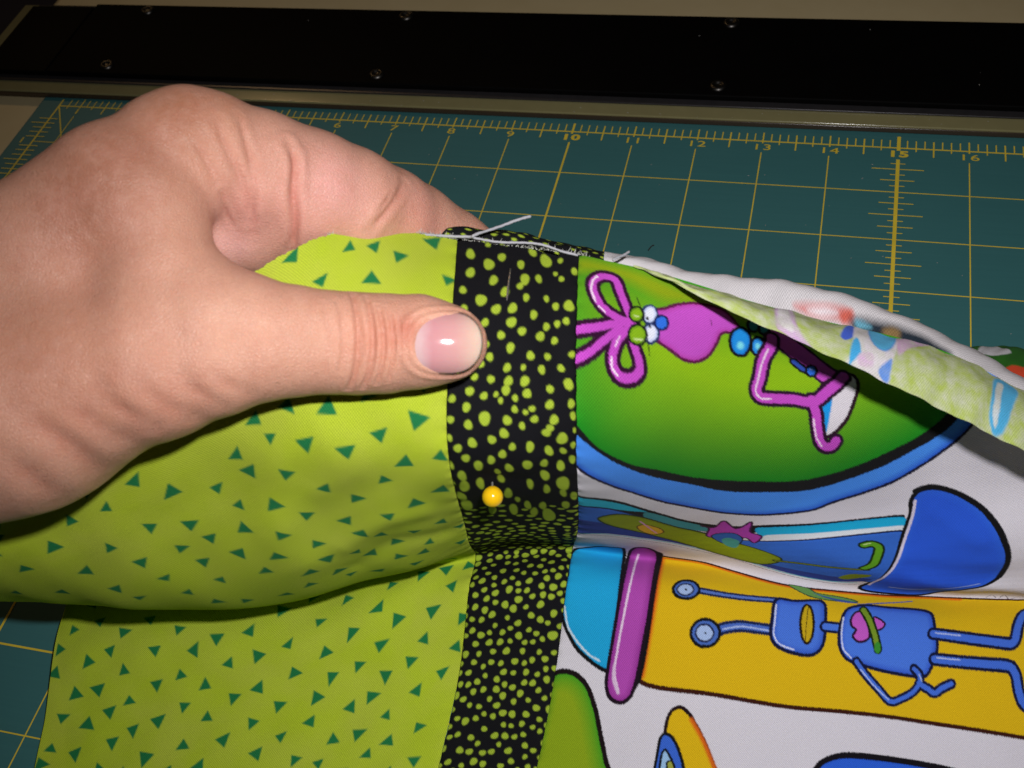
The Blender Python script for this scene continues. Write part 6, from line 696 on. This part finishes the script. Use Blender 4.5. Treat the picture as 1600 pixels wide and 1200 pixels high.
def grid_faces(nu, nv):
    i = np.arange((nu - 1) * (nv - 1))
    r, c = i // (nu - 1), i % (nu - 1)
    a = r * nu + c
    return np.stack([a, a + nu, a + nu + 1, a + 1], 1)


def cloth(name, D, u0, u1, v0, v1, du, dv, color, mat, parent, seams=(), rip=True, fray=(), wob=0):
    u = np.linspace(u0, u1, max(2, int((u1 - u0) / du)))
    v = np.linspace(v0, v1, max(2, int((v1 - v0) / dv)))
    S = surf(D, u, v)
    gu = np.gradient(S, axis=1)
    gv = np.gradient(S, axis=0)
    N = np.cross(gu, gv)
    N /= np.linalg.norm(N, axis=2, keepdims=True) + 1e-12
    if (N[:, :, 2].mean() < 0):
        N = -N
    U, Vv = np.meshgrid(u, v)
    uv = np.stack([U.ravel(), Vv.ravel()], 1).astype(np.float32)
    h = ripples(uv) if rip else (.22 * np.sin(uv[:, 0] * .42 + .9 * np.sin(uv[:, 1] * .5)) + .12 * np.sin(uv[:, 0] * .93 + uv[:, 1] * .6 + 1)).astype(np.float32)
    for s, dep, w in seams:
        h -= dep * np.exp(-np.abs(uv[:, 0] - s) / w) * (1 + .3 * np.sin(uv[:, 1] * 2.3 + s))
        h += .16 * np.exp(-np.abs(uv[:, 0] - s) / 3.0) * np.sin(uv[:, 1] * .95 + 1.7 * np.sin(uv[:, 1] * .21 + s))
    # the cut edge at the top is a little ragged
    co = S.reshape(-1, 3) + N.reshape(-1, 3) * (h / 1000)[:, None]
    if wob:
        e = np.exp(-(uv[:, 1] - v0) / 1.2)
        co += (gv / np.linalg.norm(gv, axis=2, keepdims=True)).reshape(-1, 3) * (e * wob / 1000 * (np.sin(uv[:, 0] * 1.7) * np.sin(uv[:, 0] * .9 + 1) + .5 * np.sin(uv[:, 0] * 5.3)))[:, None]
    me = mesh_np(name, co, grid_faces(len(u), len(v)))
    set_color(me, 'print', color(uv))
    set_uv(me, uv)
    return link(name, me, mat, parent)


def cloth_material(name, rough=.85, mottle=None, mscale=.055, weave=.12, back=.62, sheen=.02, pitch=.62):
    m = NT(name)
    col = m.n('ShaderNodeAttribute', attribute_name='print').outputs['Color']
    uvn = m.n('ShaderNodeUVMap', uv_map='weave').outputs['UV']
    sp = m.n('ShaderNodeSeparateXYZ')
    m.l(uvn, sp.inputs[0])
    wob = m.math('MULTIPLY', m.noise(.6, 2, .5, uvn), 1.4)
    a = m.math('SINE', m.math('ADD', m.math('MULTIPLY', sp.outputs[0], 2 * math.pi / pitch), wob))
    b = m.math('SINE', m.math('ADD', m.math('MULTIPLY', sp.outputs[1], 2 * math.pi / pitch), wob))
    weft = m.math('MULTIPLY', a, b)
    slub = m.noise(2.6, 4, .65, uvn)
    if mottle:
        cl = m.noise(mscale, 5, .62, uvn)
        fac = m.ramp(cl, [(.36, (0, 0, 0)), (.66, (1, 1, 1))])
        # the cloudy dye only tints the light ground, not the dark print
        lum = m.n('ShaderNodeSeparateColor')
        m.l(col, lum.inputs[0])
        ground = m.math('MULTIPLY', m.math('SUBTRACT', lum.outputs[0], .08), 3.2, True)
        col = m.mix(m.math('MULTIPLY', m.math('MULTIPLY', fac, ground), mottle[1]), col, mottle[0])
    k = m.math('ADD', m.math('MULTIPLY', weft, weave), 1 - weave * .3)
    k = m.math('ADD', k, m.math('MULTIPLY', m.math('SUBTRACT', slub, .5), .42))
    kc = m.n('ShaderNodeCombineColor')
    for i in range(3):
        m.l(k, kc.inputs[i])
    col = m.mix(1.0, col, kc.outputs[0], 'MULTIPLY')
    bf = m.n('ShaderNodeNewGeometry').outputs['Backfacing']
    col = m.mix(m.math('MULTIPLY', bf, back), col, (.62, .64, .56))
    m.l(col, m.p.inputs['Base Color'])
    m.p.inputs['Roughness'].default_value = rough
    m.p.inputs['Specular IOR Level'].default_value = .12
    m.p.inputs['Sheen Weight'].default_value = sheen
    m.p.inputs['Sheen Roughness'].default_value = .6
    m.bump(m.math('ADD', weft, m.math('MULTIPLY', slub, 1.5)), .35, .00016)
    return m.m


LIME = cloth_material('lime_cotton', weave=.24, mottle=((.52, .56, .09), .40))
DOTTY = cloth_material('black_dotted_cotton', weave=.22, sheen=.0)
PRINTED = cloth_material('printed_cotton', weave=.21)
WSTRIP = 27.6
F_V = FRONT['vs'][-1]

quilt = empty('pieced_fabric', (.30, -.24, 0), 'lime green, black dotted and cartoon printed cotton pieces sewn together, held up by the hand', 'fabric')


def lime_color(uv):
    rgb = np.tile(lin('b4ca2e'), (len(uv), 1)).astype(np.float32)
    rnd = random.Random(3)
    ang = {'R': 0, 'D': 90, 'L': 180, 'U': 270}
    shapes = []
    for u, v, d, mu, mv in TRIANGLES:
        s = rnd.uniform(1.75, 2.5)
        a = math.radians(ang[d] + rnd.uniform(-22, 22))
        pts = []
        for j in range(3):
            r = s * rnd.uniform(.9, 1.18)
            th = a + j * 2.0944 + rnd.uniform(-.16, .16)
            pts.append((u + r * math.cos(th) / mu, v + r * math.sin(th) / mv))
        shapes.append(pts)
    for pts in shapes:
        p = np.array(pts)
        lo, hi = p.min(0) - .6, p.max(0) + .6
        sel = np.nonzero((uv[:, 0] > lo[0]) & (uv[:, 0] < hi[0]) & (uv[:, 1] > lo[1]) & (uv[:, 1] < hi[1]))[0]
        if len(sel):
            dd, ins = seg_dist(uv[sel], p, True)
            sd = np.where(ins, -dd, dd)
            al = np.clip(.5 - (sd - .05) / .34, 0, 1)[:, None]
            rgb[sel] += (lin('217a46')[None] - rgb[sel]) * al
    return rgb


def dot_color(dots, base='141418', ink='a4bc38'):
    def fn(uv):
        rgb = np.tile(lin(base), (len(uv), 1)).astype(np.float32)
        for i, (u, v, r, *mm) in enumerate(dots):
            mu, mv = mm or (1, 1)
            sel = np.nonzero((np.abs(uv[:, 0] - u) < r * 2 + 1) & (np.abs(uv[:, 1] - v) < r * 2 + 1))[0]
            if not len(sel):
                continue
            q = (uv[sel] - np.array([u, v], np.float32)) * np.array([mu, mv], np.float32)
            th = np.arctan2(q[:, 1], q[:, 0])
            sd = np.hypot(q[:, 0], q[:, 1]) - r * (1 + .08 * np.sin(2 * th + i) + .05 * np.sin(3 * th + 2 * i))
            al = np.clip(.5 - sd / .28, 0, 1)[:, None]
            rgb[sel] += (lin(ink)[None] - rgb[sel]) * al
        return rgb
    return fn


def robot_color(uv):
    rgb = np.tile(lin('dcd8e2'), (len(uv), 1)).astype(np.float32)
    paint(uv, rgb, ROBOT_PRINT)
    return rgb


SE = .45
cloth('green_panel', FRONT, -120, -.05, 0, F_V, .36, .36, lime_color, LIME, quilt, seams=((0, SE, .7),), wob=.25)
cloth('dotted_strip', FRONT, .05, WSTRIP - .05, 0, F_V, .25, .25, dot_color(DOTS), DOTTY, quilt, seams=((0, SE * 1.3, .7), (WSTRIP, SE * 1.3, .7)), wob=.2)
cloth('printed_panel', FRONT, WSTRIP + .05, FRONT['us'][-1] - 6, 0, F_V, .245, .245, robot_color, PRINTED, quilt, seams=((WSTRIP, SE, .7),))


def flap_color(uv):
    rgb = np.tile(lin('b9cc66'), (len(uv), 1)).astype(np.float32)
    paint(uv, rgb, FLAP_PRINT)
    return rgb


FADED = cloth_material('faded_wrong_side', weave=.2, mottle=((.68, .70, .58), .75), mscale=.35, back=0)
cloth('folded_edge', FLAP, FLAP['us'][0], FLAP['us'][-1], 0, FLAP['vs'][-1], .3, .2, flap_color, FADED, quilt, rip=False)

backing = empty('backing_fabric', (.36, -.17, 0), 'second white printed cotton layer pinned behind, its rolled upper edge standing free', 'fabric')


def white_back(uv):
    rgb = np.tile(lin('d8d4d8'), (len(uv), 1)).astype(np.float32)
    paint(uv, rgb, BACK_PRINT)
    return rgb


cloth('dotted_strip', BACK, 4, 54, 0, BACK['vs'][-1], .3, .3, dot_color(BACK_DOTS), DOTTY, backing, rip=False, wob=.4)
cloth('white_panel', BACK, 54.1, BACK['us'][-1], 0, BACK['vs'][-1], .35, .25, white_back, PRINTED, backing, rip=False)


def tail_color(uv):
    rgb = np.tile(lin('2f6f22'), (len(uv), 1)).astype(np.float32)
    paint(uv, rgb, TAIL_PRINT)
    return rgb


cloth('trailing_end', TAIL, TAIL['us'][0], TAIL['us'][-1], 0, TAIL['vs'][-1], .4, .4, tail_color, PRINTED, backing, rip=False)

# frayed ends standing along the cut upper edge
THREAD_M = simple('pale_cotton_thread', (.42, .42, .46), .8, vary=.15, scale=3000)
FRAY_M = simple('frayed_fibre', (.55, .56, .52), .9, vary=.3, scale=3000)


def fray(name, D, us, parent, mat, side=1):
    bm = bmesh.new()
    P = surf(D, np.array(us), np.array([0.0, .6]))
    rnd = random.Random(11)
    for i in range(len(us)):
        a, b = P[0, i], P[1, i]
        up = (a - b) / np.linalg.norm(a - b)
        L = rnd.uniform(.3, 1.5) / 1000
        s = np.array([rnd.uniform(-1, 1) for _ in range(3)]) * .7
        t = a + (up + s) * L
        w = .00007
        q = np.cross(up, [0, 0, 1.0])
        q = q / np.linalg.norm(q) * w
        mid = (a + t) / 2 + s * L * .25
        n2 = np.cross(q, t - a)
        n2 = n2 / np.linalg.norm(n2) * w
        r0 = [bm.verts.new(a + d) for d in (q, n2, -q, -n2)]
        r1 = [bm.verts.new(mid + d) for d in (q, n2, -q, -n2)]
        tip = bm.verts.new(t)
        for k in range(4):
            bm.faces.new((r0[k], r0[(k + 1) % 4], r1[(k + 1) % 4], r1[k]))
            bm.faces.new((r1[k], r1[(k + 1) % 4], tip))
    o = bm_obj(name, bm, mat, parent)
    return tag(o, kind='stuff')


rr = random.Random(5)
fray('frayed_edge', FRONT, [rr.uniform(-30, 30) for _ in range(260)], quilt, FRAY_M)
fray('frayed_edge', BACK, [rr.uniform(5, 53) for _ in range(150)], backing, FRAY_M)

# ------------------------------------------------------------------ pin, loose threads, lint
pin = empty('sewing_pin', tuple(np.array(PIN['entry']) / 1000), 'yellow ball headed sewing pin stuck through the black dotted strip', 'pin')
m = NT('yellow_plastic_bead')
m.l(m.mix(m.noise(500, 2), (.86, .50, .006), (.92, .58, .012)), m.p.inputs['Base Color'])
m.p.inputs['Roughness'].default_value = .16
m.p.inputs['Subsurface Weight'].default_value = .15
m.p.inputs['Subsurface Radius'].default_value = (.002, .001, .0004)
bm = bmesh.new()
bmesh.ops.create_uvsphere(bm, u_segments=32, v_segments=20, radius=.00238)
h = Vector(PIN['head']) / 1000
nk = Vector(PIN['neck']) / 1000
d = (nk - h).normalized()
for v in bm.verts:          # a slight neck where the bead meets the wire
    k = v.co.normalized().dot(d)
    if k > .8:
        v.co += d * .0001 * (k - .8) / .2
bmesh.ops.translate(bm, vec=h, verts=bm.verts)
bm_obj('pin_head', bm, m.m, pin, True)
PIN_STEEL = simple('pin_steel', (.70, .68, .66), .45, metal=1, vary=.05)
sh = [np.array(PIN['head']) / 1000, np.array(PIN['neck']) / 1000] + [np.array(p) / 1000 for p in PIN['shaft']]
link('pin_shaft', tube_mesh('pin_shaft', sh, .00028, 8), PIN_STEEL, pin)
link('pin_point', tube_mesh('pin_point', [np.array(PIN['tip_in']) / 1000, (np.array(PIN['tip_in']) + np.array(PIN['tip'])) / 2000 + np.array([0, 0, .0002]), np.array(PIN['tip']) / 1000], [.00027, .00025, .00012], 8), PIN_STEEL, pin)

for pts, r, lab in zip(THREADS, (.00034, .00028, .00030), ('thick grey loose thread sticking up over the seam beside the finger', 'pale thread lying along the cut top edge of the black dotted strip', 'short white thread end at the corner of the folded print')):
    P = np.array(pts) / 1000
    o = link('loose_thread', tube_mesh('loose_thread', P, r, 8, 10, fuzz=.22), THREAD_M)
    tag(o, lab, 'thread')
o = link('lint_fibre', tube_mesh('lint_fibre', np.array(LINT) / 1000, .00022, 6), simple('dark_lint', (.02, .02, .02), .9))
tag(o, 'tiny dark lint fibre lying on the teal mat above the print', 'lint')

# dust on the mat, the strip and the rail
bm = bmesh.new()
rd = random.Random(21)
for i in range(170):
    x = rd.uniform(2, 18) * IN
    if i < 60:
        y, z = rd.uniform(.24, .48) * IN, .0032
    elif i < 66:
        y, z = rd.uniform(.7, 2.7) * IN, .0071
    else:
        y, z = rd.uniform(-4, .1) * IN, .0004
    y += math.tan(SL) * x if z > .001 else 0
    s = rd.uniform(.00006, .00017)
    a = rd.uniform(0, 3.1)
    lx, ly = math.cos(a) * s * rd.uniform(1, 3.5), math.sin(a) * s * rd.uniform(1, 3.5)
    v = [bm.verts.new((x + dx_, y + dy_, z + dz_)) for dx_, dy_, dz_ in ((lx, ly, 0), (-ly * .4, lx * .4, 0), (-lx, -ly, 0), (ly * .4, -lx * .4, 0), (0, 0, s))]
    for k in range(4):
        bm.faces.new((v[k], v[(k + 1) % 4], v[4]))
tag(bm_obj('dust', bm, simple('pale_dust', (.35, .34, .32), .9)), 'pale dust specks scattered over the mat and black rail', 'dust', kind='stuff')

# ------------------------------------------------------------------ the hand
def hand_sdf(P, nodes, blobs, k=3.0, flat=1.0):
    """P (N,3) mm in the hand's own frame; chains of tapering bones blended into one skin"""
    d = None
    for ch, kk in nodes:
        dc = None
        for a, b in zip(ch[:-1], ch[1:]):
            pa = np.array(a[:3], np.float32); ba = np.array(b[:3], np.float32) - pa
            ra, rb = a[3], b[3]
            q = P - pa
            t = np.clip(q @ ba / (ba @ ba), 0, 1)
            t = t * t * (3 - 2 * t) * .35 + t * .65
            e = q - t[:, None] * ba
            s = np.sqrt((e * e).sum(1)) - (ra + (rb - ra) * t)
            dc = s if dc is None else np.minimum(dc, s) if kk <= 0 else smin(dc, s, 1.2)
        d = dc if d is None else smin(d, dc, kk)
    for c, r, kk in blobs:
        s = (np.sqrt((((P - np.array(c, np.float32)) / np.array(r, np.float32)) ** 2).sum(1)) - 1) * min(r)
        d = smin(d, s, kk)
    return d


def smin(a, b, k):
    h = np.maximum(k - np.abs(a - b), 0) / k
    return np.minimum(a, b) - h * h * k * .25



def surface_nets(S, o, h):
    """dual mesh of the zero level of a sampled distance field"""
    n = np.array(S.shape) - 1
    acc = np.zeros((*n, 3), np.float32)
    cnt = np.zeros(n, np.float32)
    neg = S < 0
    def sl(a, d):
        return slice(d, a + d)
    for ax in range(3):
        o1, o2 = [a for a in range(3) if a != ax]
        for d1 in (0, 1):
            for d2 in (0, 1):
                s0, s1 = [0] * 3, [0] * 3
                s0[ax], s1[ax] = sl(n[ax], 0), sl(n[ax], 1)
                for q in (s0, s1):
                    q[o1], q[o2] = sl(n[o1], d1), sl(n[o2], d2)
                A, B = S[tuple(s0)], S[tuple(s1)]
                c = neg[tuple(s0)] != neg[tuple(s1)]
                t = np.where(c, A / np.where(c, A - B, 1), 0)
                acc[..., ax] += t
                acc[..., o1] += np.where(c, d1, 0)
                acc[..., o2] += np.where(c, d2, 0)
                cnt += c
    act = cnt > 0
    idx = -np.ones(n, np.int64)
    idx[act] = np.arange(act.sum())
    ijk = np.argwhere(act)
    V = (ijk + acc[act] / cnt[act][:, None]) * h + o
    Fs = []
    for ax in range(3):
        o1, o2 = [(1, 2), (2, 0), (0, 1)][ax]
        s0, s1 = [slice(1, n[a]) for a in range(3)], [slice(1, n[a]) for a in range(3)]
        s0[ax], s1[ax] = slice(0, n[ax]), slice(1, n[ax] + 1)
        A, B = neg[tuple(s0)], neg[tuple(s1)]
        for cond, flip in ((A & ~B, False), (~A & B, True)):
            e = np.argwhere(cond)
            off = np.ones(3, int)
            off[ax] = 0
            e = e + off
            c = []
            for a, b in ((1, 1), (0, 1), (0, 0), (1, 0)):
                k = e.copy()
                k[:, o1] -= a
                k[:, o2] -= b
                c.append(idx[k[:, 0], k[:, 1], k[:, 2]])
            q = np.stack(c, 1)
            Fs.append(q[:, ::-1] if flip else q)
    return V, np.concatenate(Fs)


HV = .8
nod = HAND['nodes']
allp = np.array([p for ch, _ in nod for p in ch])
lo = (allp[:, :3] - allp[:, 3:]).min(0) - 3
hi = (allp[:, :3] + allp[:, 3:]).max(0) + 3
dims = np.ceil((hi - lo) / HV).astype(int) + 1
ax = [(lo[i] + np.arange(dims[i]) * HV).astype(np.float32) for i in range(3)]
S = np.empty(dims, np.float32)
for i in range(0, dims[0], 16):         # in slabs, to keep memory low
    X, Y, Z = np.meshgrid(ax[0][i:i + 16], ax[1], ax[2], indexing='ij')
    S[i:i + 16] = hand_sdf(np.stack([X.ravel(), Y.ravel(), Z.ravel()], 1), nod, []).reshape(X.shape)
V, Q = surface_nets(S, lo, HV)


def relax(V, Q, it):
    e = np.concatenate([Q[:, [0, 1]], Q[:, [1, 2]], Q[:, [2, 3]], Q[:, [3, 0]]])
    e = np.concatenate([e, e[:, ::-1]])
    deg = np.bincount(e[:, 0], minlength=len(V))[:, None]
    for k in range(it):
        s = np.stack([np.bincount(e[:, 0], V[e[:, 1], c], len(V)) for c in range(3)], 1) / deg
        V = V + (s - V) * (.6 if k % 2 == 0 else -.45)
    return V


def split(V, Q):
    """one linear subdivision of a quad mesh"""
    n = len(V)
    E = np.sort(np.concatenate([Q[:, [0, 1]], Q[:, [1, 2]], Q[:, [2, 3]], Q[:, [3, 0]]]), 1)
    key = E[:, 0].astype(np.int64) * n + E[:, 1]
    uq, inv = np.unique(key, return_inverse=True)
    mid = (V[uq // n] + V[uq % n]) / 2
    m = len(Q)
    e = [inv[i * m:(i + 1) * m] + n for i in range(4)]
    fc = np.arange(m) + n + len(uq)
    V2 = np.concatenate([V, mid, V[Q].mean(1)])
    Q2 = np.concatenate([np.stack([Q[:, i], e[i], fc, e[i - 1]], 1) for i in range(4)])
    return V2, Q2


V = relax(V, Q, 10)
V, Q = split(V, Q)
V = relax(V, Q, 6)


def vnormals(V, Q):
    fn = np.cross(V[Q[:, 2]] - V[Q[:, 0]], V[Q[:, 3]] - V[Q[:, 1]])
    N = np.stack([np.bincount(Q.ravel(), np.repeat(fn[:, c], 4), len(V)) for c in range(3)], 1)
    return N / (np.linalg.norm(N, axis=1, keepdims=True) + 1e-9)


N = vnormals(V, Q)


def dist3(P, line):
    d = np.full(len(P), 1e9)
    for a, b in zip(line[:-1], line[1:]):
        ba = b - a
        t = np.clip((P - a) @ ba / (ba @ ba + 1e-9), 0, 1)
        d = np.minimum(d, ((P - a - t[:, None] * ba) ** 2).sum(1))
    return np.sqrt(d)


disp = np.zeros(len(V))
redness = np.zeros(len(V))
for line, w, dep in HAND['creases']:
    line = np.array(line)
    line = spl(np.arange(len(line)), np.linspace(0, len(line) - 1, len(line) * 4)) @ line if len(line) > 2 else line
    sel = np.nonzero(((V > line.min(0) - 4 * w - 1) & (V < line.max(0) + 4 * w + 1)).all(1))[0]
    d = dist3(V[sel], line)
    tt = np.minimum(np.linalg.norm(V[sel] - line[0], axis=1), np.linalg.norm(V[sel] - line[-1], axis=1))
    fade = np.clip(tt / (3 * w + .5), .25, 1)
    disp[sel] += (-dep * np.exp(-(d / w) ** 2) + .38 * dep * np.exp(-((d - 2.2 * w) / (1.3 * w)) ** 2)) * fade
    redness[sel] = np.maximum(redness[sel], np.exp(-(d / w) ** 2) * min(1, dep * .9) * fade)
# groove round the nail, nail bed slightly sunk
rim = np.array(NAIL['rings'][-1])
nc = np.array(NAIL['c'])
sel = np.nonzero(np.linalg.norm(V - nc, axis=1) < 14)[0]
d = dist3(V[sel], np.concatenate([rim, rim[:1]]))
disp[sel] += np.where((V[sel] - nc)[:, 0] < 4.5, .30, .12) * np.exp(-((d - .9) / .8) ** 2) * np.where(np.linalg.norm(V[sel] - nc, axis=1) > 6, 1, .0)
inn = np.linalg.norm((V[sel] - nc) * np.array([1, 1.22, 1]), axis=1)
disp[sel] -= .55 * np.clip((7.0 - inn) / 1.2, 0, 1)        # nail bed under the plate
V = V + N * disp[:, None]

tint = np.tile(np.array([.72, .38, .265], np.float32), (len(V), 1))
for c, r, col, s in HAND['tints']:  # skin pinks and reds, plus shade painted at upper left, light at centre
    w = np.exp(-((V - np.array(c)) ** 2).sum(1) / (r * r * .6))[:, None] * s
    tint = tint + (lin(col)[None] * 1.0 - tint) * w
tint = tint * (1 - redness[:, None] * np.array([.18, .42, .45]))

m = NT('skin')
col = m.n('ShaderNodeAttribute', attribute_name='tint').outputs['Color']
n1 = m.noise(.16, 5, .65)
n2 = m.noise(.45, 4, .65)
col = m.mix(m.math('MULTIPLY', m.math('SUBTRACT', n1, .30), 1.1, True), col, (.56, .25, .18))
col = m.mix(m.math('MULTIPLY', m.math('SUBTRACT', n2, .42), .9, True), col, (.70, .42, .33))
SKIN_COL = col
m.p.inputs['Roughness'].default_value = .47
m.p.inputs['Specular IOR Level'].default_value = .38
m.p.inputs['Subsurface Weight'].default_value = .2
m.p.inputs['Subsurface Radius'].default_value = (1.0, .36, .18)
m.p.inputs['Subsurface Scale'].default_value = .0022
vor = m.n('ShaderNodeTexVoronoi', feature='DISTANCE_TO_EDGE')
vor.inputs['Scale'].default_value = 1.7
wp = m.n('ShaderNodeVectorMath', operation='ADD')
tco = m.n('ShaderNodeTexCoord').outputs['Object']
m.l(tco, wp.inputs[0])
nzv = m.n('ShaderNodeTexNoise')
nzv.inputs['Scale'].default_value = .8
m.l(tco, nzv.inputs['Vector'])
m.l(nzv.outputs['Color'], wp.inputs[1])
m.l(wp.outputs[0], vor.inputs['Vector'])
fine = m.math('MULTIPLY', vor.outputs['Distance'], 5.0, True)
m.l(m.mix(m.math('MULTIPLY', m.math('SUBTRACT', 1.0, fine), .20), SKIN_COL, (.36, .15, .10)), m.p.inputs['Base Color'])
m.bump(m.math('ADD', m.math('MINIMUM', vor.outputs['Distance'], .25), m.math('MULTIPLY', m.noise(2.2, 3, .6), .35)), .24, .35)
SKIN = m.m

me = mesh_np('person', V, Q)
set_color(me, 'tint', tint)
hand = link('person', me, SKIN)
hand.location = HAND['O']
hand.rotation_euler = cam.rotation_euler
hand.scale = (.001, .001, .001)
tag(hand, 'hand of a person pinching the raised fabric edge between thumb and index finger', 'hand')

# thumb nail: a thin curved plate
rings = np.array(NAIL['rings'])
c0 = np.array(NAIL['c'])
R_, K_ = rings.shape[:2]
pts = np.concatenate([c0[None], rings.reshape(-1, 3)])
up = np.array([0, 0, 1.0])
nrm = []
for i in range(len(pts)):
    j = np.argmin(((V - pts[i]) ** 2).sum(1))
    nrm.append(N[j])
nrm = np.array(nrm)
frac = np.concatenate([[0], np.repeat((np.arange(R_) + 1) / R_, K_)])
xrel = (pts - c0) @ np.array([1, 0, 0])
lift = .34 - .60 * frac ** 12
top = pts + nrm * lift[:, None]
# ease the plate towards a smooth cylinder across the thumb
fit = np.c_[np.ones(len(top)), xrel, xrel ** 2, (top - c0)[:, 1], (top - c0)[:, 1] ** 2, xrel * (top - c0)[:, 1], (top - c0)[:, 1] ** 4]
co_, *_ = np.linalg.lstsq(fit, top[:, 2], rcond=None)
yrel = (top - c0)[:, 1]
flat_z = co_[0] + co_[4] * yrel ** 2 + co_[6] * yrel ** 4 - .03 * yrel - .11 * (xrel - .6) - .017 * (xrel - .6) ** 2
top[:, 2] = top[:, 2] * .12 + flat_z * .88 + .30
fs = []
for k in range(K_):
    fs.append((0, 1 + k, 1 + (k + 1) % K_))
bm = bmesh.new()
vs = [bm.verts.new(p) for p in top]
for a in fs:
    bm.faces.new([vs[i] for i in a])
for r in range(R_ - 1):
    for k in range(K_):
        a = 1 + r * K_
        bm.faces.new([vs[i] for i in (a + k, a + K_ + k, a + K_ + (k + 1) % K_, a + (k + 1) % K_)])
sk = [bm.verts.new(top[1 + (R_ - 1) * K_ + k] - nrm[1 + (R_ - 1) * K_ + k] * 2.2) for k in range(K_)]
a = 1 + (R_ - 1) * K_
for k in range(K_):
    bm.faces.new((vs[a + k], sk[k], sk[(k + 1) % K_], vs[a + (k + 1) % K_]))
m = NT('nail')
x = m.n('ShaderNodeSeparateXYZ')
m.l(m.n('ShaderNodeTexCoord').outputs['Object'], x.inputs[0])
xx = m.math('DIVIDE', m.math('SUBTRACT', x.outputs[0], float(c0[0] - 7.8)), 15.6)
xx = m.math('ADD', xx, m.math('MULTIPLY', m.math('SUBTRACT', m.noise(.5, 3), .5), .10))
colr = m.ramp(xx, [(.05, (.60, .44, .43)), (.17, (.60, .40, .41)), (.32, (.56, .27, .29)), (.62, (.58, .31, .30)), (.84, (.62, .43, .35)), (.96, (.64, .52, .42))])
m.l(colr, m.p.inputs['Base Color'])
m.p.inputs['Roughness'].default_value = .09
m.p.inputs['Subsurface Weight'].default_value = .2
m.p.inputs['Subsurface Scale'].default_value = .001
nm = m.n('ShaderNodeMapping')
nm.inputs['Scale'].default_value = (.05, 1.6, .3)
m.l(m.n('ShaderNodeTexCoord').outputs['Object'], nm.inputs['Vector'])
m.bump(m.noise(1.0, 3, .6, nm.outputs[0]), .02, .25)
bmesh.ops.recalc_face_normals(bm, faces=bm.faces)
me = bpy.data.meshes.new('thumbnail')
bm.to_mesh(me)
bm.free()
nail = link('thumbnail', me, m.m)
nail.parent = hand
